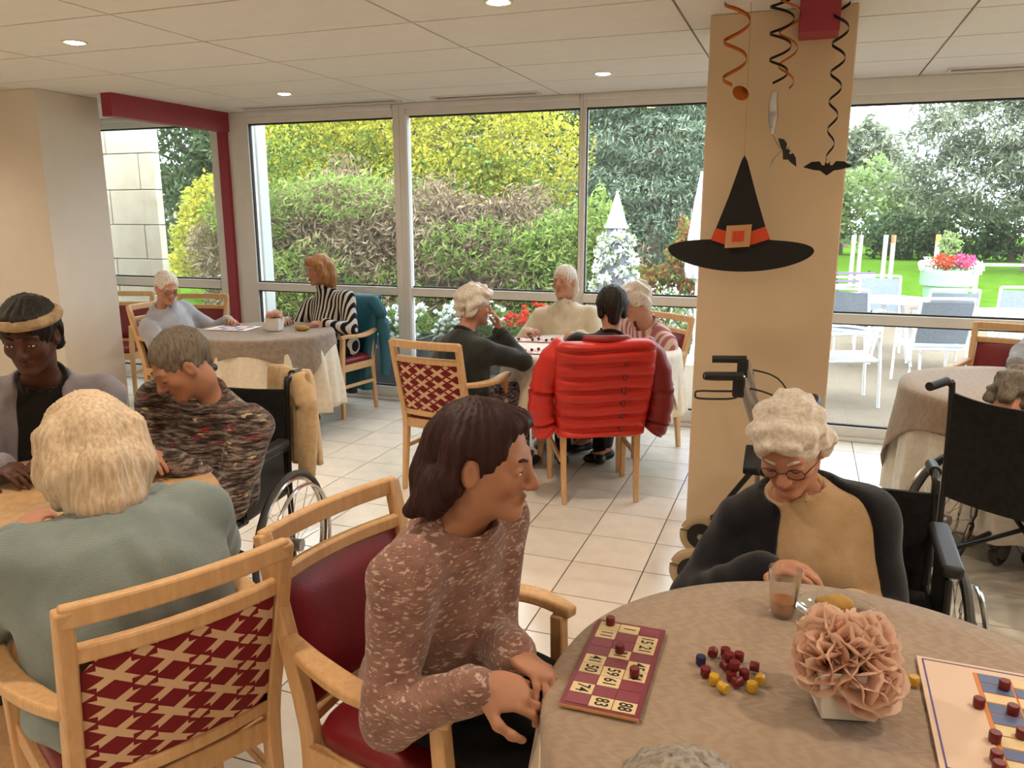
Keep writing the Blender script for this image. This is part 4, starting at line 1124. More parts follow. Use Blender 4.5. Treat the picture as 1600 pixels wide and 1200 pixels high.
def person(label, x, y, ang, top_of_head, look, pitch, skin, hair, style, top, legs, wl, wr, roll=0, res=.010, hres=.0055, girth=1.0, shw=.165,
           seat=.47, closed=False, glasses=False, shoes='black_plastic', pole_l=None, pole_r=None, dl=None, dr=None, sleeve=.0, neck_open=.066, loose=.016, belly=1.0, scale=1.0,
           cardigan=None, curl=.55, knees=None, fold=.004, band=None, hunch=.035, nk=.095, sd=.080, cshift=0.0, copen=0.0):
    rz = R(ang - 90)
    root = empty('person', (x, y, 0), rz, label, 'person')
    ci, si = math.cos(-rz), math.sin(-rz)
    def loc(p): dx, dy = p[0] - x, p[1] - y; return np.array((ci * dx - si * dy, si * dx + ci * dy, p[2]))
    s = scale
    Rm = np_rot(R(look - ang), R(pitch), R(roll))
    Hc = loc(top_of_head) - np.array((0, 0, .113 * s))
    P0 = np.array((0, 0, seat + .085))
    nb = Hc + Rm @ np.array((0, -.015, -.085)) * s                      # top of the neck
    v = nb - P0
    N = nb - (.62 * v / np.linalg.norm(v) + .38 * np.array((0, .25, 1.0))) * nk + np.array((0, -.03, -.01))
    C = P0 + (N - P0) * .60 + np.array((0, -hunch, 0))
    Bl = P0 + (N - P0) * .30 + np.array((0, -.01, 0))
    ux = np.array((1.0, 0, 0)); ls = (N - P0) / np.linalg.norm(N - P0)
    ux = ux - ls * np.dot(ux, ls); ux /= np.linalg.norm(ux)
    shl, shr = N - ux * shw - ls * sd, N + ux * shw - ls * sd
    tw = np.stack([ux, np.cross(ls, ux), ls], 1)
    # arms
    el_l, wl = ik(shl, loc(wl), .275, .245, np.array(pole_l or (-.6, -.5, -.8)))
    el_r, wr = ik(shr, loc(wr), .275, .245, np.array(pole_r or (.6, -.5, -.8)))
    hips = [np.array((-.085, .02, seat + .075)), np.array((.085, .02, seat + .075))]
    kn = knees or [(-.12, .42, seat + .04), (.12, .42, seat + .04)]
    kn = [np.array(k) for k in kn]
    an = [k + np.array((0, .02, -(k[2] - .09))) for k in kn]
    g = girth
    def torso(F, grow=0.0):
        F.el(P0 + (0, .0, .0), (.175 * g + grow, .135 * g * belly + grow, .115 + grow), None, k=.05)
        F.el(Bl + np.array((0, .02 * belly, 0)), (.155 * g + grow, .125 * g * belly + grow, .15 + grow), tw, k=.06)
        F.el(C + tw @ np.array((0, .012, -.01)), (.158 * g + grow, .118 * g + grow, .165 + grow), tw, k=.06)
        F.rc(shl, shr, .055 + grow, k=.06)
        F.rc(N - ls * .03, nb - ls * .045, .075 + grow, .050 + grow, k=.045)
    def arm(F, sh, e, w, a=0.0, ext=0.0, k=.03):
        F.rc(sh, e, .050 * (1 + .5 * (g - 1)) + a, .040 + a, k=k); F.rc(e, e + (w - e) * (1 + ext), .040 + a, .027 + a, k=.02)
    # --- skin: head, neck, hands (fine) joined with the covered trunk and limbs
    def Hp(*p): return Hc + Rm @ (np.array(p) * s)
    F = Field(.02)
    F.el(Hp(0, -.014, .028), np.array((.0735, .092, .084)) * s, Rm, k=.03)
    F.el(Hp(0, .024, -.028), np.array((.058, .062, .078)) * s, Rm, k=.03)
    for q in (-1, 1):
        F.rc(Hp(q * .046, .0, -.045), Hp(q * .014, .064, -.094), .022 * s, .017 * s, k=.025)
        F.el(Hp(q * .036, .056, -.026), np.array((.024, .022, .022)) * s, Rm, k=.02)
        F.rc(Hp(q * .040, .070, .023), Hp(0, .080, .021), .0105 * s, .010 * s, k=.014)
        F.el(Hp(q * .0765, -.006, -.008), np.array((.011, .019, .031)) * s, Rm, k=.008)
        F.el(Hp(q * .085, .002, -.006), np.array((.006, .009, .016)) * s, Rm, k=.006, op=-1)
        F.el(Hp(q * .031, .097, .004), np.array((.017, .016, .0125)) * s, Rm, k=.012, op=-1)
        F.el(Hp(q * .031, .0745, .003), np.array((.0150, .0125, .0105)) * s, Rm, k=.006)
        F.el(Hp(q * .0115, .094, -.032), np.array((.0085, .010, .0075)) * s, Rm, k=.006)
    F.el(Hp(0, .072, -.093), np.array((.019, .016, .016)) * s, Rm, k=.015)
    F.rc(Hp(0, .083, .014), Hp(0, .107, -.027), .0078 * s, .0122 * s, k=.010)
    F.rc(Hp(-.020, .077, -.061), Hp(0, .0875, -.0575), .0045 * s, .0058 * s, k=.006); F.rc(Hp(.020, .077, -.061), Hp(0, .0875, -.0575), .0045 * s, .0058 * s, k=.006)
    F.rc(Hp(-.016, .078, -.069), Hp(.016, .078, -.069), .0055 * s, .0055 * s, k=.007); F.el(Hp(0, .082, -.070), np.array((.012, .008, .006)) * s, Rm, k=.006)
    F.rc(Hp(-.017, .091, -.0645), Hp(.017, .091, -.0645), .0022 * s, .0022 * s, k=.004, op=-1)
    F.rc(Hp(0, -.018, -.04), nb, .052 * s, .049 * s, k=.03)
    F.rc(nb, N + ls * .0, .049 * s, .058, k=.03); F.rc(shl * .35 + N * .65, shr * .35 + N * .65, .045, k=.04)
    nets = [F.solve(hres)]
    for sh, e, w, sd, d_, in ((shl, el_l, wl, -1, dl), (shr, el_r, wr, 1, dr)):
        fd = (w - e) / np.linalg.norm(w - e)
        if d_ is None: d_ = (fd + np.array((-sd * .25, .1, -.15)), np.array((-sd * .35, 0, -1.0)))
        else:
            d_ = tuple(np.array((ci * q[0] - si * q[1], si * q[0] + ci * q[1], q[2])) for q in d_)
        Fh = Field(.01); Fh.rc(e + (w - e) * .55, w, .034, .026, k=.01); hand(Fh, w, d_[0], d_[1], -sd, curl, .95 * s)
        nets.append(Fh.solve(min(.0055, hres * .9)))
    Fb = Field(.03); torso(Fb, -.012); arm(Fb, shl, el_l, wl, -.004, -.05); arm(Fb, shr, el_r, wr, -.004, -.05)
    for h, k_, a_ in zip(hips, kn, an): Fb.rc(h, k_, .072 * g, .052, k=.03); Fb.rc(k_, a_, .050, .036, k=.02); Fb.rc(a_, a_ + np.array((0, .10, -.045)), .034, .028, k=.02)
    nets.append(Fb.solve(.02))
    V, Fc = join_nets(nets)
    L = (V - Hc) @ Rm / s
    red = np.exp(-(((L - (0, .085, -.064)) / (.020, .02, .009)) ** 2).sum(1)) * 1.0
    for q in (-1, 1): red = np.maximum(red, .45 * np.exp(-(((L - (q * .04, .07, -.03)) / (.022, .03, .018)) ** 2).sum(1)))
    red = np.maximum(red, .4 * np.exp(-(((L - (0, .108, -.028)) / (.014, .02, .014)) ** 2).sum(1)))
    link_mesh('body', np_mesh('body', V, Fc, np.stack([red, red, red, np.ones_like(red)], 1)), M[skin], root, smooth=180)
    # --- eyes, brows, glasses
    toV = lambda p: Vector(tuple(p))
    Rv = Matrix(Rm.tolist())
    for q in (-1, 1):
        e = MB()
        if closed: e.m = 1; e.tube([toV(Hp(q * a_, b_, c_)) for a_, b_, c_ in ((.018, .083, -.002), (.026, .0865, -.0045), (.036, .0860, -.0045), (.045, .079, -.001))], [.0008 * s, .0013 * s, .0013 * s, .0008 * s], 6)
        else: e.ball(toV(Hp(q * .031, .0835, .0015)), (.0098 * s, .0042 * s, .0036 * s), 12, 8, Rv); e.m = 1; e.ball(toV(Hp(q * .031, .0857, .0015)), (.0040 * s, .0026 * s, .0034 * s), 10, 6, Rv); e.tube([toV(Hp(q * a_, b_, c_)) for a_, b_, c_ in ((.020, .0835, .0035), (.031, .0880, .0062), (.042, .0815, .0035))], [.0007 * s, .0011 * s, .0007 * s], 6)
        e.build('eye', [M['eye'], M['iris']], root, smooth=180)
    for q in (-1, 1):
        MB().tube([toV(Hp(q * a, b, c_)) for a, b, c_ in ((.014, .089, .024), (.030, .086, .030), (.048, .072, .025))], [.0032 * s, .0036 * s, .002 * s], 6).build('eyebrow', M[hair], root, smooth=180)
    if glasses:
        gl = MB()
        for q in (-1, 1):
            gl.tube([toV(Hp(q * .033 + .022 * math.cos(a), .099, .002 + .017 * math.sin(a))) for a in np.linspace(0, 2 * math.pi, 20, endpoint=False)], .0016 * s, 6, True)
            gl.tube([toV(Hp(q * .055, .099, .006)), toV(Hp(q * .077, .06, .010)), toV(Hp(q * .082, -.005, .010))], .0016 * s, 6)
        gl.tube([toV(Hp(-.011, .099, .004)), toV(Hp(0, .103, .007)), toV(Hp(.011, .099, .004))], .0016 * s, 6)
        gl.build('spectacles', M['lens_wire'], root, smooth=180)
    # --- hair
    F = Field(.02)
    cut = dict(c=Hp(0, .115, -.038), r=np.array((.070, .075, .098)) * s)
    amp, freq, curly = .0035, 55, False
    if style == 'curly':
        cut = dict(c=Hp(0, .120, -.026), r=np.array((.074, .080, .104)) * s)
        F.el(Hp(0, -.022, .036), np.array((.090, .106, .096)) * s, Rm); F.el(Hp(0, .045, .075), np.array((.070, .05, .045)) * s, Rm)
        for q in (-1, 1): F.rc(Hp(q * .075, -.02, .02), Hp(q * .070, -.045, -.045), .032 * s, .026 * s)
        F.rc(Hp(0, -.085, .0), Hp(0, -.075, -.055), .045 * s, .035 * s); amp, freq, curly = .0065, 75, True
    elif style == 'bob':
        F.el(Hp(0, -.018, .034), np.array((.088, .106, .094)) * s, Rm); F.el(Hp(.01, .055, .080), np.array((.062, .045, .036)) * s, Rm)
        for q in (-1, 1):
            F.chain([Hp(q * .070, .025, .05), Hp(q * .080, .005, -.03), Hp(q * .074, -.005, -.095)], [.030 * s, .032 * s, .022 * s])
            F.chain([Hp(q * .060, -.06, .02), Hp(q * .066, -.06, -.06), Hp(q * .058, -.05, -.115)], [.045 * s, .042 * s, .026 * s])
        F.chain([Hp(0, -.085, .02), Hp(0, -.09, -.06), Hp(0, -.088, -.135)], [.055 * s, .052 * s, .040 * s])
        for q in (-1, 1): F.rc(Hp(q * .035, -.08, -.06), Hp(q * .035, -.08, -.13), .045 * s, .034 * s)
    elif style == 'tucked':
        F.el(Hp(0, -.022, .034), np.array((.085, .104, .093)) * s, Rm); F.el(Hp(-.01, .035, .088), np.array((.055, .045, .026)) * s, Rm); cut = dict(c=Hp(0, .118, .0), r=np.array((.078, .086, .092)) * s); amp = .0028
        for q in (-1, 1):
            F.chain([Hp(q * .066, -.035, .04), Hp(q * .076, -.045, -.03), Hp(q * .068, -.075, -.10)], [.030 * s, .032 * s, .026 * s])
        F.chain([Hp(0, -.085, .02), Hp(0, -.105, -.06), Hp(0, -.130, -.125)], [.055 * s, .054 * s, .028 * s])
        F.chain([Hp(-.05, -.08, -.06), Hp(-.06, -.125, -.125)], [.040 * s, .018 * s]); F.chain([Hp(.05, -.08, -.06), Hp(.06, -.125, -.125)], [.040 * s, .018 * s])
    elif style == 'back':
        F.el(Hp(0, -.020, .032), np.array((.082, .102, .090)) * s, Rm)
        F.chain([Hp(0, -.09, .0), Hp(0, -.09, -.06), Hp(0, -.075, -.12)], [.045 * s, .04 * s, .025 * s])
        for q in (-1, 1): F.chain([Hp(q * .072, -.03, .0), Hp(q * .066, -.05, -.07), Hp(q * .055, -.05, -.13)], [.022 * s, .028 * s, .018 * s])
    elif style == 'short':
        F.el(Hp(0, -.022, .034), np.array((.083, .100, .089)) * s, Rm); F.rc(Hp(0, -.085, .0), Hp(0, -.07, -.05), .035 * s, .025 * s)
        for q in (-1, 1): F.rc(Hp(q * .070, -.012, .02), Hp(q * .070, -.02, -.012), .016 * s, .012 * s)
        cut = dict(c=Hp(0, .115, -.020), r=np.array((.072, .078, .100)) * s)
    elif style == 'dark_short':
        F.el(Hp(0, -.02, .034), np.array((.088, .104, .094)) * s, Rm); F.rc(Hp(0, -.080, .0), Hp(0, -.07, -.075), .048 * s, .034 * s); F.el(Hp(0, .05, .082), np.array((.06, .045, .03)) * s, Rm)
        for q in (-1, 1): F.rc(Hp(q * .070, -.02, .02), Hp(q * .066, -.035, -.05), .026 * s, .02 * s)
    F.el(cut['c'], cut['r'], Rm, k=.016, op=-1)
    if style in ('short', 'back', 'dark_short', 'tucked'):
        for q in (-1, 1): F.el(Hp(q * .088, .0, -.008), np.array((.020, .022, .032)) * s, Rm, k=.008, op=-1)
    hc = Hc
    def hn(X, Y, Z):
        if curly: return amp * (np.sin(freq * X + 1.3 * np.sin(40 * Z)) * np.sin(freq * Y + 1.1 * np.sin(45 * X)) + .7 * np.sin(freq * 1.3 * Z + 2 * np.sin(38 * Y)))
        a_ = np.arctan2(X - hc[0], Y - hc[1] + .02)
        return amp * (np.sin(a_ * 26 + 30 * (Z - hc[2])) * .6 + .5 * np.sin(a_ * 47 - 22 * (Z - hc[2])) + .5 * np.sin(90 * X) * np.sin(85 * Y))
    V, Fc = F.solve(hres, noise=hn)
    link_mesh('hair', np_mesh('hair', V, Fc), M[hair], root, smooth=180)
    if band:
        pts = [toV(Hp(.086 * math.sin(a), -.014 + .104 * math.cos(a), .060 + .030 * math.cos(a) * .4 - .0 * abs(math.sin(a)))) for a in np.linspace(0, 2 * math.pi, 40, endpoint=False)]
        MB().tube(pts, .018 * s, 10, True, up=tuple(Rm[:, 2])).build('headband', M[band], root, smooth=180)
    # --- top garment
    def folds(X, Y, Z):
        wn_ = np.clip((np.sqrt((X - N[0]) ** 2 + (Y - N[1]) ** 2 + (Z - N[2]) ** 2) - .09) / .07, 0, 1)
        return wn_ * fold * (np.sin(28 * Z + 9 * np.sin(11 * X) + 5 * Y) * .6 + .6 * np.sin(21 * (X + .6 * Y) + 17 * Z + 3 * np.sin(13 * Y)) + .35 * np.sin(47 * Z + 31 * X))
    F = Field(.03); torso(F, loose); arm(F, shl, el_l, wl, loose + .002, -.02 + sleeve); arm(F, shr, el_r, wr, loose + .002, -.02 + sleeve)
    F.rc(N + ls * .0 + np.array((0, .008, 0)), nb + ls * .10 + np.array((0, .01, 0)), neck_open, neck_open + .03, k=.015, op=-1)
    V, Fc = F.solve(res, noise=folds, clip=lambda X, Y, Z: (seat - .005 - Z) + 0 * X + 0 * Y)
    link_mesh('sweater', np_mesh('sweater', V, Fc), M[top], root, smooth=180)
    for e, w in ((el_l, wl), (el_r, wr)):
        d_ = (w - e) / np.linalg.norm(w - e); c0 = e + (w - e) * (.93 + sleeve)
        if sleeve > -.2: MB().tube([toV(c0 - d_ * .035), toV(c0 - d_ * .03), toV(c0 + d_ * .01), toV(c0 + d_ * .016)], [.026 + loose, .031 + loose, .031 + loose, .024 + loose], 20).build('cuff', M[cardigan or top], root, smooth=60)
    nd_ = (nb - N) / np.linalg.norm(nb - N); q0 = N + nd_ * .018 + np.array((0, .006, 0)); ax_ = frame_from(toV(nd_))
    MB().tube([toV(q0) + (ax_[0] * math.cos(a_) + ax_[1] * math.sin(a_)) * (neck_open + .006) + toV(nd_) * (.016 * -math.sin(a_) * float(np.sign(ax_[1].y or 1))) for a_ in np.linspace(0, 2 * math.pi, 32, endpoint=False)], .0105, 8, True).build('neckband', M[top], root, smooth=180)
    if cardigan:
        F = Field(.03); torso(F, loose + .016); arm(F, shl, el_l, wl, loose + .014, -.03); arm(F, shr, el_r, wr, loose + .014, -.03)
        fr = C + np.array((0, .20, .02))
        F.rc(P0 + np.array((cshift, .22, -.1)), N + np.array((cshift * 1.5, .10, .09)), .145 + copen, .085 + copen, k=.02, op=-1)
        F.rc(N, nb + ls * .08 + np.array((0, .02, 0)), .078, .12, k=.02, op=-1)
        V, Fc = F.solve(res, noise=folds, clip=lambda X, Y, Z: (seat - .01 - Z) + 0 * X + 0 * Y)
        link_mesh('cardigan', np_mesh('cardigan', V, Fc), M[cardigan], root, smooth=180)
    # --- trousers and shoes
    F = Field(.03); F.el(P0 + np.array((0, .01, -.01)), (.172 * g + .008, .138 * g, .105), None, k=.05)
    for h, k_, a_ in zip(hips, kn, an): F.rc(h, k_, .082 * g, .064, k=.04); F.rc(k_, a_ + np.array((0, 0, .03)), .062, .048, k=.02)
    V, Fc = F.solve(max(res, .010), noise=folds, clip=lambda X, Y, Z: (seat + .004 - Z) * ((Y < .22) * 1.0) - 1.0 * (Y >= .22) + 0 * X)
    link_mesh('trousers', np_mesh('trousers', V, Fc), M[legs], root, smooth=180)
    for a_ in an:
        F = Field(.02); F.el(a_ + np.array((0, -.01, -.045)), (.040, .052, .04)); F.el(a_ + np.array((0, .085, -.055)), (.045, .095, .032))
        V, Fc = F.solve(.011, clip=lambda X, Y, Z: -Z + .002 + 0 * X + 0 * Y); link_mesh('shoe', np_mesh('shoe', V, Fc), M[shoes], root, smooth=180)
    return root

# clothing
def knit(name, a, b, fl=None, scale=24, amount=.62, stretch=(1, 1, 1)):
    t = NT(name); v = t.coords(scale=stretch); nz = t.noise(v, scale, 5, .65)
    c = t.ramp(nz, [(.38, srgb(a)), (.62, srgb(b))])
    if fl: c = t.mix(t.ramp(t.noise(t.coords(scale=(stretch[0], stretch[1], stretch[2] * 1.4), loc=(5, 3, 1)), scale * 3, 3), [(amount, (0, 0, 0, 1)), (amount + .07, (1, 1, 1, 1))]), c, srgb(fl))
    wv = t.n('TexWave', Vector=t.coords(), Scale=95, Distortion=3, _bands_direction='Z').outputs['Fac']
    return t.finish(c, .92, 0, t.bump(t.math('ADD', t.math('MULTIPLY', wv, .25), t.noise(t.coords(), 260, 2)), .45, .004), .15, .25)
M['teal_knit'] = knit('pale_teal_knit', '#7f8c8a', '#8b9895', None, 8)
M['mauve_knit'] = knit('mauve_flecked_knit', '#856056', '#9c766a', '#cdb0a0', 19, .56, (1, 1, 2.0))
M['beige_knit'] = knit('beige_knit', '#bb9c76', '#c8aa85', None, 12)
M['cream_knit'] = knit('cream_knit', '#d5c6ab', '#e2d5bd', None, 12)
M['black_knit'] = knit('black_knit', '#16130f', '#1f1b18', None, 12)
M['navy_knit'] = knit('black_navy_knit', '#15161c', '#1d1e24', None, 12)
M['green_black'] = knit('dark_green_grey_knit', '#2a2e2b', '#343835', None, 12)
M['lilac_grey'] = knit('lilac_grey_cloth', '#8d8790', '#a09aa2', None, 9)
M['mist_grey'] = knit('mist_grey_cotton', '#a5a5ad', '#b9b9c0', None, 9)
M['grey_knit'] = knit('grey_knit', '#7d7a76', '#94908a', None, 20)
M['black_cloth'] = fabric('black_trousers', '#0d0c0c', '#131212', 40, bump=.15, sheen=.03)
M['dark_cloth'] = fabric('charcoal_trousers', '#2b2a2d', '#353438', 40, bump=.15)
M['beige_cloth'] = fabric('beige_cloth', '#c9aa80', '#d6b88f', 40, bump=.2)
t = NT('dark_patterned_skirt'); nz = t.noise(t.coords(scale=(1, 1, 3)), 30, 4)
M['skirt'] = t.finish(t.ramp(nz, [(.42, srgb('#2a2330')), (.58, srgb('#8b8088'))]), .9)
t = NT('multicolour_marl_knit')
n1 = t.noise(t.coords(scale=(1, 1, 6)), 16, 5, .7)
c = t.ramp(n1, [(.36, srgb('#1c1614')), (.47, srgb('#4b3f3b')), (.55, srgb('#7d6d66')), (.62, srgb('#a3958c')), (.68, srgb('#2b2220'))])
n2 = t.noise(t.coords(scale=(1, 1, 3.5), loc=(3, 7, 2)), 15, 2)
c = t.mix(t.ramp(n2, [(.66, (0, 0, 0, 1)), (.68, (1, 1, 1, 1))]), c, srgb('#a12c38'))
n3 = t.noise(t.coords(scale=(1, 1, 3.5), loc=(9, 1, 4)), 15, 2)
c = t.mix(t.ramp(n3, [(.67, (0, 0, 0, 1)), (.69, (1, 1, 1, 1))]), c, srgb('#c8b98a'))
M['marl'] = t.finish(c, .92, 0, t.bump(n1, .5, .006), .15, .2)
def stripes(name, a, b, scale, axis='X', dist=.6):
    t = NT(name); wv = t.n('TexWave', Vector=t.coords(), Scale=scale, Distortion=dist, Detail=1, _bands_direction=axis).outputs['Fac']
    return t.finish(t.ramp(wv, [(.45, srgb(a)), (.55, srgb(b))]), .85, 0, t.bump(t.noise(t.coords(), 200, 2), .2, .003), .2)
M['striped'] = stripes('black_white_stripes', '#17151a', '#cfc6ba', 9.0, 'X', 1.2)
M['pink_stripe'] = stripes('pink_cream_stripes', '#b06a72', '#dcc3b4', 7.0, 'X', 1.0)
M['headband'] = fabric('beige_headband', '#a58b6c', '#c3aa88', 40)
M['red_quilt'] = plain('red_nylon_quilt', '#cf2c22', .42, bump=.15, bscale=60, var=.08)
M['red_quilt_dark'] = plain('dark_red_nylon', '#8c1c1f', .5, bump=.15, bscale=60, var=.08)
M['teal_nylon'] = plain('teal_nylon', '#1f5f72', .5, bump=.2, bscale=50, var=.1)
M['dark_lining'] = plain('dark_blue_lining', '#2b2c38', .6)

# ================================================================ tables, seats and people
chair0 = make_chair(M['beech'])
_used = [False]
def put_chair(x, y, ang, label, at_back=True):
    """x,y is the middle of the top of the backrest; ang the way the chair faces"""
    c = chair0 if not _used[0] else copy_tree(chair0)
    _used[0] = True
    d = -back_y(.90) + .01; a = R(ang)
    if at_back: x, y = x + d * math.cos(a), y + d * math.sin(a)
    c.location = (x, y, 0); c.rotation_euler = (0, 0, a - math.pi / 2)
    return tag(c, label, 'chair', 'beech dining armchairs')
wc0 = make_wheelchair()
_wused = [False]
def put_wheelchair(x, y, ang, label):
    c = wc0 if not _wused[0] else copy_tree(wc0)
    _wused[0] = True
    c.location = (x, y, 0); c.rotation_euler = (0, 0, R(ang - 90))
    return tag(c, label, 'wheelchair', 'black wheelchairs')

# --- front table
FT = (.12, 1.34)
make_table('round_table', *FT, .50, 'round table with loto cards in the front of the room', legs=False)
make_cloth('cream_tablecloth', *FT, .504, .744, M['cream_cloth'], .46, 'cream long tablecloth under the taupe cloth of the front table', folds=11, amp=.035, seed=3)
make_cloth('taupe_tablecloth', *FT, .512, .7475, M['taupe_cloth'], .2, 'taupe damask overcloth on the front table with the loto cards', square=.70, rot=R(20), folds=11, amp=.03, seed=5)
TZ = .7515
cells = [(0, 1, 4, 5, 7), (0, 3, 5, 6, 8), (1, 2, 4, 5, 8)]
nums = {(0, 1): '11', (0, 4): '41', (0, 5): '50', (0, 7): '74', (1, 0): '1', (1, 3): '31', (1, 5): '59', (1, 6): '61', (1, 8): '83', (2, 1): '15', (2, 2): '21', (2, 4): '45', (2, 5): '54', (2, 8): '88'}
loto_card('loto_card', -.281, 1.349, R(1), .142, .312, TZ, 'maroon numbered loto card lying on the taupe cloth', cells, nums, None)
for px, py, lab in ((-.325, 1.487, 'dark red counter on the top corner of the numbered loto card'), (-.283, 1.388, 'dark red counter in the middle column of the numbered loto card'), (-.240, 1.318, 'dark red counter on the lower side column of the numbered loto card')):
    token(px, py, TZ + .0072, lab)
reds = [(-.111, 1.455), (-.088, 1.458), (-.083, 1.430), (-.077, 1.400), (-.070, 1.378), (-.048, 1.392), (-.040, 1.424), (-.117, 1.376), (-.062, 1.450), (-.052, 1.366)]
for k, (px, py) in enumerate(reds): token(px, py, TZ, 'dark red counter in the loose heap on the taupe cloth', None, 90 if k % 3 == 0 else 0, 'loose red counters', k * 1.3)
for px, py in ((-.078, 1.412), (-.066, 1.386)): token(px, py, TZ + .0175, 'dark red counter in the loose heap on the taupe cloth', None, 0, 'loose red counters')
for k, (px, py) in enumerate(((-.099, 1.356), (-.088, 1.338), (-.032, 1.356), (-.020, 1.375))): token(px, py, TZ, ('upright yellow counter left below the red heap', 'yellow counter lying on its side nearest the viewer', 'upright yellow counter right below the red heap', 'yellow counter lying on its side right of the red heap')[k], tok_y, 90 if k % 2 else 0, 'loose yellow counters', k)
token(-.130, 1.413, TZ, 'single navy blue counter beside the red heap', tok_b)
token(.247, 1.478, TZ, 'yellow counter at the edge of the blue loto board', tok_y)
# blue board at the right
o = empty('loto_board', (.43, 1.405, TZ), R(-1), 'peach loto board with slate blue squares at the right edge of the front table', 'game board')
W2, H2 = .34, .35
bd = MB().box((0, 0, .002), (W2, H2, .004)).build('board', M['peach_card'], o, smooth=0, bevel=.0006)
ln = MB()
for s in (-1, 1): ln.box((s * (W2 / 2 - .010), 0, .0043), (.003, H2 - .018, .0006)); ln.box((0, s * (H2 / 2 - .010), .0043), (W2 - .018, .003, .0006))
ln.build('violet_border', M['violet_line'], o, smooth=0)
MB().box((.035, 0, .0044), (.225, .292, .0008)).build('grid_backing', M['orange_line'], o, smooth=0)
blue = [(0, 1, 3, 4, 7), (1, 3, 6, 8, 4), (0, 2, 5, 6, 7), (1, 4, 3, 8, 6)]
for c in range(4):
    for r_ in range(9):
        MB().box((-.0775 + .035 + (c + .0) * .0535 - .0028, .146 - .0162 - r_ * .0324, .0052), (.0495, .0292, .0008)).build('square', M['blue_card'] if r_ in blue[c] else M['cream_card'], o, smooth=0)
for px, py, lab in ((.398, 1.510, 'in the topmost place of the blue loto board'), (.344, 1.434, 'on the left column of the blue loto board, uppermost there'), (.395, 1.431, 'on the second column of the blue loto board, below the topmost one'), (.350, 1.338, 'on the left column of the blue loto board, second from above'), (.394, 1.363, 'on the second column of the blue loto board, nearest the viewer'), (.342, 1.285, 'on the left column of the blue loto board, third from above'), (.340, 1.258, 'on the left column of the blue loto board, nearest the viewer')): token(px, py, TZ + .0058, 'dark red counter ' + lab, None, 0, 'counters on the blue board')
# flower pot with peonies
o = empty('peony_pot', (.115, 1.36, TZ), R(14), 'white square pot of peach silk peonies on the front table', 'flower pot')
MB().loft([[(sx * k, sy * k, z) for sx, sy in ((-1, -1), (1, -1), (1, 1), (-1, 1))] for z, k in ((0, .040), (.095, .054), (.095, .050), (.02, .038))]).build('pot', M['white_plastic'], o, smooth=0, bevel=.005, bevel_seg=3)
for i, (p, ti, az, s) in enumerate((((-.045, -.02, .105), 52, 200, 1.05), ((-.02, .035, .125), 32, 115, 1.05), ((.045, .02, .125), 36, 25, 1.05), ((.035, -.04, .085), 66, 300, 1.2), ((.005, -.005, .135), 8, 0, 1.0))):
    blossom(o, p, ti, az, s, i)
MB().tube([(0, 0, .05), (0, 0, .13)], .03, 10).build('stems', M['leaf_core_solid'] if 'leaf_core_solid' in M else M.setdefault('leaf_core_solid', plain('green_stem', '#5b6b45', .8)), o)
for k in range(4):
    a = k * 1.7 + .4; MB().add([(.03 * math.cos(a), .03 * math.sin(a), .09), (.06 * math.cos(a + .3), .06 * math.sin(a + .3), .085), (.085 * math.cos(a), .085 * math.sin(a), .075), (.06 * math.cos(a - .3), .06 * math.sin(a - .3), .085)], [(0, 1, 2, 3)]).build('leaf', M['leaf_core_solid'], o)
# glass with orange drink
o = empty('drinking_glass', (.012, 1.675, TZ), 0, 'clear tumbler with a little orange drink', 'glass')
MB().lathe([(.026, .001), (.0275, .004), (.035, .105), (.0335, .105), (.026, .008), (.001, .008), (.001, .001)], 32, closed=True).build('tumbler', M['drink_glass'], o)
M['juice'] = plain('orange_drink', '#c9772c', .2)
MB().lathe([(.001, .0085), (.0255, .0085), (.0272, .032), (.001, .033)], 28).build('drink', M['juice'], o)
# plate with a biscuit
o = empty('glass_plate', (.122, 1.702, TZ), 0, 'small clear glass plate behind the peonies', 'plate')
MB().lathe([(.001, .002), (.05, .002), (.083, .014), (.085, .016), (.082, .017), (.05, .006), (.001, .006)], 40).build('dish', M['drink_glass'], o)
F = Field(.015); F.el((0, 0, .018), (.038, .022, .016)); F.el((.015, .004, .022), (.025, .02, .014)); V, Fc = F.solve(.004, noise=lambda X, Y, Z: .0016 * np.sin(190 * X) * np.sin(170 * Y + 60 * Z))
M['biscuit'] = plain('golden_biscuit', '#b8904a', .8, bump=.4, bscale=90, var=.2)
b = link_mesh('biscuit', np_mesh('biscuit', V, Fc), M['biscuit'], None, smooth=180); b.location = (.115, 1.708, TZ + .006); tag(b, 'golden brown biscuit piece on the clear glass plate', 'biscuit')

# --- left table
LT = (-2.12, 1.62)
make_table('round_table', *LT, .50, 'round beech table behind the person in pale teal', legs=False)
M['tan_cloth'] = fabric('tan_tablecloth', '#c39a6c', '#cfa87b', 30, bump=.2)
make_cloth('tan_tablecloth', *LT, .506, .746, M['tan_cloth'], .25, 'tan tablecloth on the table of the person in pale teal', folds=10, amp=.03, seed=8)

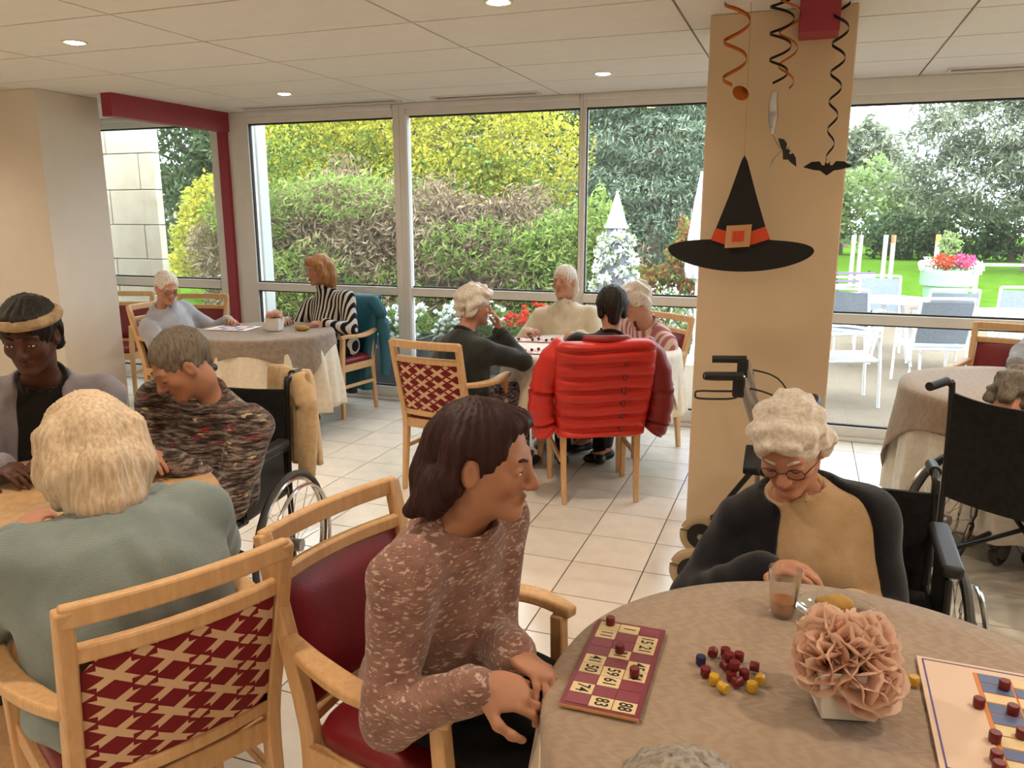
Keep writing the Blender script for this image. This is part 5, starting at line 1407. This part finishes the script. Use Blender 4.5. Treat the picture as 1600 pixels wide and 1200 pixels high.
# --- back left table
BT = (-3.75, 4.83)
make_table('round_table', *BT, .50, 'round table with flowers beside the person in stripes')
make_cloth('cream_tablecloth', *BT, .506, .744, M['cream_cloth'], .56, 'long cream tablecloth under the taupe square by the person in stripes', folds=13, amp=.045, seed=11, flare=.08)
make_cloth('taupe_tablecloth', *BT, .513, .748, M['taupe_dark'], .2, 'square taupe overcloth with a hanging corner by the person in stripes', square=.62, rot=R(22), folds=9, amp=.02, seed=12)
BZ = .752
o = empty('flower_pot', (-3.655, 4.86, BZ), R(10), 'small white pot of peach flowers before the person in stripes', 'flower pot')
MB().loft([[(sx * k, sy * k, z) for sx, sy in ((-1, -1), (1, -1), (1, 1), (-1, 1))] for z, k in ((0, .042), (.095, .055), (.095, .050), (.02, .038))]).build('pot', M['white_plastic'], o, smooth=0, bevel=.005)
for i, (p, ti, az) in enumerate((((-.03, -.01, .11), 40, 190), ((.03, .0, .11), 40, 10), ((0, -.03, .11), 50, 270), ((0, .02, .12), 15, 90))): blossom(o, p, ti, az, .75, i + 20)
o = empty('game_sheet', (-4.02, 4.84, BZ), R(8), 'pink and violet printed game sheet before the person in pale grey', 'game sheet')
MB().box((0, 0, .0015), (.34, .24, .003)).build('sheet', M['paper'], o, smooth=0)
M['pink_print'] = plain('pink_print', '#d79aa6', .7)
for k in range(4):
    for j in range(3): MB().box((-.10 + .065 * k, -.07 + .07 * j, .0033), (.05, .05, .0006)).build('square', M['violet_line'] if (k + j) % 2 else M['pink_print'], o, smooth=0)
F = Field(.02); F.el((0, 0, .02), (.06, .032, .022)); V, Fc = F.solve(.007, noise=lambda X, Y, Z: .002 * np.sin(90 * X) * np.sin(90 * Y))
b = link_mesh('bread_roll', np_mesh('bread_roll', V, Fc), M['biscuit'], None, smooth=180); b.location = (-3.47, 4.93, BZ - .004); tag(b, 'small golden bread roll on the taupe cloth by the person in stripes', 'bread')

# --- middle table
MT = (-1.27, 4.98)
make_table('round_table', *MT, .56, 'round table of four players by the middle window')
make_cloth('beige_tablecloth', *MT, .566, .745, M['cream_cloth'], .40, 'cream tablecloth hanging from the table of the four players', folds=12, amp=.04, seed=21)
make_cloth('white_tablecloth', *MT, .573, .749, M['white_cloth'], .10, 'white overcloth on the table of the four players', square=.66, rot=R(35), folds=9, amp=.015, seed=22)
for k, (x, y, rz, lab) in enumerate(((-1.66, 5.06, 5, 'pink loto card before the person in the cream sweater'), (-1.56, 4.62, 3, 'pink loto card before the person with one hand at the chin'), (-1.16, 4.64, -20, 'pink loto card before the person in black'))):
    o = empty('loto_card', (x, y, .753), R(rz), lab, 'game card', 'pink loto cards')
    MB().box((0, 0, .002), (.30, .14, .004)).build('board', M['pink_print'], o, smooth=0)
    for c in range(9):
        for r_ in range(3):
            if (c * 2 + r_ * 3) % 5 < 3: MB().box((-.128 + .032 * c, -.044 + .044 * r_, .0044), (.028, .04, .0008)).build('square', M['paper'], o, smooth=0)
    for q in range(7):
        a = R(rz); lx, ly = -.128 + .032 * ((q * 4 + k) % 9), -.044 + .044 * ((q + k) % 3)
        token(x + lx * math.cos(a) - ly * math.sin(a), y + lx * math.sin(a) + ly * math.cos(a), .7578, 'red counter on the ' + lab, None, 0, 'counters on the ' + lab)

# --- right table
RT = (1.16, 4.47)
make_table('round_table', *RT, .62, 'round table at the right edge beyond the wheelchair')
make_cloth('cream_tablecloth', *RT, .626, .744, M['white_cloth'], .60, 'long cream tablecloth of the table at the right edge', folds=15, amp=.03, seed=31, flare=.02)
make_cloth('taupe_tablecloth', *RT, .633, .748, M['taupe_cloth'], .2, 'taupe overcloth of the table at the right edge', square=.80, rot=R(40), folds=12, amp=.02, seed=32)
o = empty('loto_card', (1.18, 4.68, .753), R(-10), 'pale loto card under the hand at the right edge', 'game card')
MB().box((0, 0, .002), (.30, .15, .004)).build('board', M['paper'], o, smooth=0)
for c in range(9):
    for r_ in range(3):
        if (c + r_) % 2: MB().box((-.128 + .032 * c, -.046 + .046 * r_, .0044), (.028, .042, .0008)).build('square', M['pink_print'], o, smooth=0)

# --- seats
put_chair(-1.10, 1.13, 154, 'beech armchair with printed red back under the person in pale teal')
put_chair(-1.05, 1.565, -12, 'beech armchair with dark red pad under the person in the mauve sweater')
put_chair(-1.94, 3.87, 83, 'beech armchair with printed red back seen from behind at the middle table')
c_p8 = put_chair(-.95, 4.06, 115, 'beech armchair under the red puffer jacket')
put_chair(-.86, 5.60, 235, 'beech armchair with red pad under the person in pink stripes')
put_chair(-1.62, 5.80, 280, 'beech armchair under the person in the cream sweater')
put_chair(-4.88, 4.90, 0, 'beech armchair with red pad under the person in pale grey')
put_chair(-4.95, 5.60, 285, 'empty beech armchair with red pad by the red post')
put_chair(-5.75, 5.55, 290, 'empty beech armchair half hidden behind the wall pier')
c_p5 = put_chair(-3.50, 5.80, 262, 'beech armchair under the person in stripes with a teal coat over it')
put_chair(1.30, 5.80, 250, 'beech armchair with red pad at the right edge by the terrace window')
put_chair(-2.78, 2.30, -50, 'beech armchair under the person with the beige headband')
wc1 = make_wheelchair(.775); wc1.location = (.20, 2.30, 0); wc1.rotation_euler = (0, 0, R(178)); tag(wc1, 'black wheelchair of the person in the black cardigan', 'wheelchair', 'black wheelchairs')
put_wheelchair(.93, 3.58, 52, 'black wheelchair seen from behind at the right edge')
put_wheelchair(-2.12, 2.34, 278, 'black wheelchair of the person in the marled sweater')

rl = make_rollator('grey rollator walker parked in front of the pillar'); rl.location = (-.10, 3.43, 0); rl.rotation_euler = (0, 0, R(-88))
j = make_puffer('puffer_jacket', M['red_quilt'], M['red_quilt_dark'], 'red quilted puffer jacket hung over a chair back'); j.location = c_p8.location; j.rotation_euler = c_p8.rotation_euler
j = make_long_coat('long_coat', M['teal_nylon'], M['dark_lining'], 'long teal coat hanging behind the person in stripes'); j.location = c_p5.location; j.rotation_euler = c_p5.rotation_euler

# beige jacket over the wheelchair handle
o = empty('beige_jacket', (-2.03, 2.77, 0), R(-20), 'beige jacket draped over the wheelchair handle beside the marled sweater', 'jacket')
rings = []
for i in range(24):
    z = .56 + .40 * i / 23; k = 1 if i < 19 else max(.12, math.sqrt(1 - ((i - 19) / 4.6) ** 2)); ring = []
    for q in range(36):
        a = 2 * math.pi * q / 36; xx = .15 * (1 + .25 * (.96 - z)) * np.sign(math.cos(a)) * abs(math.cos(a)) ** .7
        ring.append((xx + .02, .035 * math.sin(a) * k + .018 * math.sin(xx * 38 + z * 5), z))
    rings.append(ring)
MB().loft(rings).build('body', M['beige_cloth'], o, smooth=180)
MB().tube(smooth_path([(.10, -.03, .93), (.17, -.04, .84), (.18, -.05, .66), (.16, -.05, .52)], 5), [.05 - .001 * i for i in range(16)], 12).build('sleeve', M['beige_cloth'], o, smooth=180)

# --- people
H = 'seated person '
person('person in a mauve flecked sweater leaning towards the numbered loto card', -.75, 1.50, -12, (-.575, 1.42, 1.225), 1, 8, 'skin_tan', 'hair_auburn', 'tucked', 'mauve_knit', 'black_cloth',
       (-.47, 1.30, .765), (-.50, 1.18, .76), res=.0085, curl=.75, nk=.065, sd=.055, neck_open=.06, dr=((.95, .3, -.12), (-.1, .5, -.85)), dl=((.9, -.45, -.1), (0, -.4, -.9)), hres=.0045, girth=1.02, shw=.16, pole_r=(.25, -.35, -1), pole_l=(-.2, -.3, -1), loose=.014, fold=.004)
person('person in a pale teal sweater seated with their back turned', -1.36, 1.25, 154, (-1.55, 1.335, 1.175), 150, 30, 'skin_fair', 'hair_blond', 'bob', 'teal_knit', 'dark_cloth',
       (-1.80, 1.30, .80), (-1.70, 1.66, .80), res=.010, hres=.006, girth=1.3, shw=.19, loose=.022, scale=1.1, fold=.005, nk=.05, sd=.055)
person('person in a black cardigan over a beige sweater, head bowed', .10, 2.25, 268, (.0, 2.12, 1.12), 262, 30, 'skin_fair', 'hair_white', 'curly', 'beige_knit', 'dark_cloth',
       (.16, 1.97, .66), (-.04, 1.96, .715), cshift=-.045, copen=.02, res=.009, hres=.0045, girth=1.08, shw=.165, closed=True, glasses=True, cardigan='navy_knit', loose=.012, sleeve=-.08, pole_l=(-.5, -.6, -.8), pole_r=(.75, -.6, -.55), roll=6, seat=.46, scale=1.04)
person('person seen only by the top of the head at the lower picture edge', -.07, .42, 90, (-.07, .66, 1.085), 90, 25, 'skin_fair', 'hair_silver', 'short', 'grey_knit', 'dark_cloth', (-.25, .80, .66), (.12, .80, .66), hres=.0055, res=.014)
person('person in a dark multicoloured marl sweater bending over the table', -2.10, 2.28, 278, (-2.0, 2.12, 1.205), 240, 36, 'skin_tan', 'hair_grey', 'short', 'marl', 'black_cloth',
       (-1.93, 1.97, .79), (-2.02, 1.97, .79), res=.010, hres=.0055, girth=1.18, shw=.18, closed=True, loose=.02, nk=.075, sd=.065)
person('person in a beige headband and lilac grey jacket by the wall pier', -2.66, 2.13, -50, (-2.47, 1.94, 1.315), -58, 18, 'skin_dark', 'hair_black', 'dark_short', 'black_knit', 'black_cloth',
       (-2.28, 1.86, .79), (-2.40, 1.72, .79), res=.011, hres=.0055, girth=1.05, shw=.18, band='headband', scale=1.06, cardigan='lilac_grey', copen=-.02)
person('person in a pale grey sweater slumped beside the wall pier', -4.60, 4.86, 0, (-4.53, 4.74, 1.165), -25, 22, 'skin_fair', 'hair_white', 'short', 'mist_grey', 'dark_cloth',
       (-4.20, 5.00, .78), (-4.32, 4.70, .70), res=.013, hres=.007, girth=1.15, shw=.185, glasses=True, loose=.02, closed=True)
person('person in a black and white striped shirt sitting at the window', -3.55, 5.50, 262, (-3.66, 5.47, 1.27), 240, 8, 'skin_tan', 'hair_ginger', 'bob', 'striped', 'black_cloth',
       (-3.45, 5.18, .77), (-3.80, 5.20, .77), res=.012, hres=.007, girth=1.12, shw=.18, loose=.016)
person('person in a dark green cardigan with one hand at the chin', -1.88, 4.20, 68, (-1.83, 4.35, 1.18), 38, 10, 'skin_fair', 'hair_white', 'curly', 'green_black', 'skirt',
       (-1.86, 4.72, .79), (-1.715, 4.46, .895), res=.011, hres=.006, girth=1.08, pole_r=(.7, .3, -.6), dr=((-.12, -.05, 1.0), (-.7, -.5, .1)))
person('person in a cream sweater facing the room from the window table', -1.60, 5.55, 280, (-1.62, 5.52, 1.235), 262, -2, 'skin_fair', 'hair_white', 'back', 'cream_knit', 'dark_cloth',
       (-1.42, 5.25, .77), (-1.80, 5.25, .77), res=.012, hres=.006, girth=1.12, shw=.18, loose=.02)
person('person in black with back turned, in front of the red puffer jacket', -1.08, 4.36, 115, (-1.03, 4.50, 1.185), 112, 8, 'skin_tan', 'hair_black', 'dark_short', 'black_knit', 'black_cloth',
       (-1.42, 4.66, .78), (-1.05, 4.78, .78), res=.012, hres=.0065, girth=1.08, shw=.18)
person('person in a pink striped top bending over the middle table', -.93, 5.32, 228, (-1.00, 5.02, 1.165), 222, 26, 'skin_fair', 'hair_white', 'curly', 'pink_stripe', 'dark_cloth',
       (-.95, 4.86, .78), (-1.22, 5.12, .78), pole_l=(-.2, -.5, -1), pole_r=(.2, -.5, -1), res=.012, hres=.0065, girth=1.1, shw=.175, glasses=True)
person('person slumped low in the wheelchair at the right edge', .92, 3.60, 52, (.86, 3.68, .965), 60, 50, 'skin_fair', 'hair_grey', 'curly', 'grey_knit', 'dark_cloth', (.92, 3.95, .70), (1.12, 3.82, .70), girth=.88, hunch=.0, res=.014, hres=.007, seat=.42)
person('person in a grey sleeve at the right edge reaching to the table', 1.46, 5.28, 240, (1.42, 5.16, 1.22), 240, 15, 'skin_fair', 'hair_white', 'short', 'grey_knit', 'dark_cloth', (1.50, 4.85, .775), (1.10, 4.82, .79), pole_r=(.5, -.3, .2), res=.013, hres=.007)

# ================================================================ paper decorations before the pillar
M['black_paper'] = plain('black_card_paper', '#151312', .8)
M['orange_paper'] = plain('orange_card_paper', '#d1481f', .7)
M['tan_paper'] = plain('tan_card_paper', '#c9976a', .7)
M['copper_foil'] = plain('copper_foil', '#b5602c', .28, .9)
M['dark_foil'] = plain('black_foil', '#1c1815', .3, .6)
M['silver_foil'] = plain('silver_foil', '#c9ced6', .12, 1.0)
o = empty('witch_hat', (-.275, 3.70, 1.35), 0, 'black paper witch hat with orange band hanging before the pillar', 'decoration')
brim = [(.315 * math.cos(a), .08 + .072 * math.sin(a) + .012 * math.cos(2 * a)) for a in np.linspace(0, 2 * math.pi, 56, endpoint=False)]
MB().prism(brim, -.002, .002).build('brim', M['black_paper'], o, smooth=0)
MB().prism([(-.125, .135), (-.10, .20), (-.055, .33), (-.012, .475), (0, .50), (.014, .475), (.06, .33), (.105, .20), (.130, .135), (0, .11)], -.006, -.002).build('crown', M['black_paper'], o, smooth=0)
MB().prism([(-.125, .135), (-.106, .188), (-.05, .172), (0, .168), (.05, .175), (.107, .196), (.130, .142), (.06, .118), (0, .112), (-.06, .116)], -.0085, -.006).build('band', M['orange_paper'], o, smooth=0)
bk = [(-.062, .10), (.045, .108), (.05, .205), (-.058, .198)]
MB().prism(bk, -.012, -.0085).build('buckle', M['tan_paper'], o, smooth=0)
MB().prism([(-.032, .127), (.018, .132), (.021, .178), (-.030, .174)], -.0135, -.012).build('buckle_window', M['orange_paper'], o, smooth=0)
MB().tube([(0, 0, .50), (-.01, .0, 1.12)], .0012, 5).build('thread', M['tan_paper'], o)

def swirl(label, x, z0, z1, r0, r1, turns, w, mat, ph=0.0, y=3.66, drift=0.0):
    n = int(turns * 26); A, Bp = [], []
    for i in range(n + 1):
        q = i / n; a = ph + turns * 2 * math.pi * q; r = r0 + (r1 - r0) * q; z = z0 + (z1 - z0) * q
        for L, dz in ((A, .5), (Bp, -.5)): L.append((x + drift * q + r * math.cos(a), y + r * math.sin(a), z + dz * w))
    o = empty('swirl_garland', (0, 0, 0), 0, label, 'decoration', 'hanging foil swirls')
    m = MB(); k = len(A); m.add(A + Bp, [(i, i + 1, k + i + 1, k + i) for i in range(k - 1)])
    rb = m.build('ribbon', mat, o, smooth=180); s = rb.modifiers.new('thick', 'SOLIDIFY'); s.thickness = .0012
    return o
a = swirl('wide copper foil swirl hanging left of the witch hat tip', -.335, 2.47, 2.13, .055, .045, 2.3, .016, M['copper_foil'], 2.8)
MB().lathe([(.001, -.003), (.030, -.003), (.036, 0), (.030, .003), (.001, .003)], 28, (-.302, 3.64, 2.10), Matrix.Rotation(R(60), 3, 'X') @ Matrix.Rotation(R(25), 3, 'Y')).build('medallion', M['copper_foil'], a)
b = swirl('black foil swirl with a silver drop hanging over the witch hat', -.155, 2.47, 2.14, .052, .035, 3.2, .011, M['dark_foil'], 1.0)
MB().tube([(-.165, 3.66, 2.10), (-.168, 3.655, 2.06), (-.165, 3.66, 2.0), (-.163, 3.66, 1.93)], [.012, .018, .022, .008], 8).build('silver_drop', M['silver_foil'], b, smooth=20)
swirl('thin copper foil swirl hanging beside the red beam end', -.125, 2.46, 2.12, .045, .03, 2.6, .010, M['copper_foil'], 3.6, 3.69)
c_ = swirl('slim black foil swirl carrying a flying bat', .075, 2.44, 1.82, .034, .012, 5.5, .013, M['dark_foil'], 0.6, 3.70, -.005)
def bat(name, parent, x, y, z, s, rz, tilt, mat):
    pts = [(-.105, .005), (-.07, .028), (-.035, .030), (-.022, .012), (-.012, .012), (-.010, .030), (-.004, .020), (.004, .020), (.010, .030), (.012, .012), (.022, .012), (.035, .030), (.07, .028), (.105, .005), (.06, -.008), (.03, -.012), (.012, -.026), (0, -.034), (-.012, -.026), (-.03, -.012), (-.06, -.008)]
    ob = MB().prism([(px * s, pz * s) for px, pz in pts], -.001, .001).build(name, mat, parent, smooth=0); ob.location = (x, y, z); ob.rotation_euler = (R(8), R(tilt), R(rz)); return ob
bat('bat', c_, .065, 3.70, 1.79, .92, 0, 0, M['black_paper'])
d_ = empty('bat_garland', (0, 0, 0), 0, 'dark paper bat seen edge-on under the silver drop', 'decoration')
bat('bat', d_, -.10, 3.66, 1.85, .9, 60, 35, M['black_paper'])
MB().tube([(-.163, 3.66, 1.93), (-.13, 3.66, 1.87)], .001, 4).build('thread', M['dark_foil'], d_)
MB().sweep(smooth_path([(-.125, 3.66, 1.86), (-.15, 3.65, 1.83), (-.165, 3.64, 1.79)], 3), (.016, .002)).build('foil_tail', M['silver_foil'], d_)
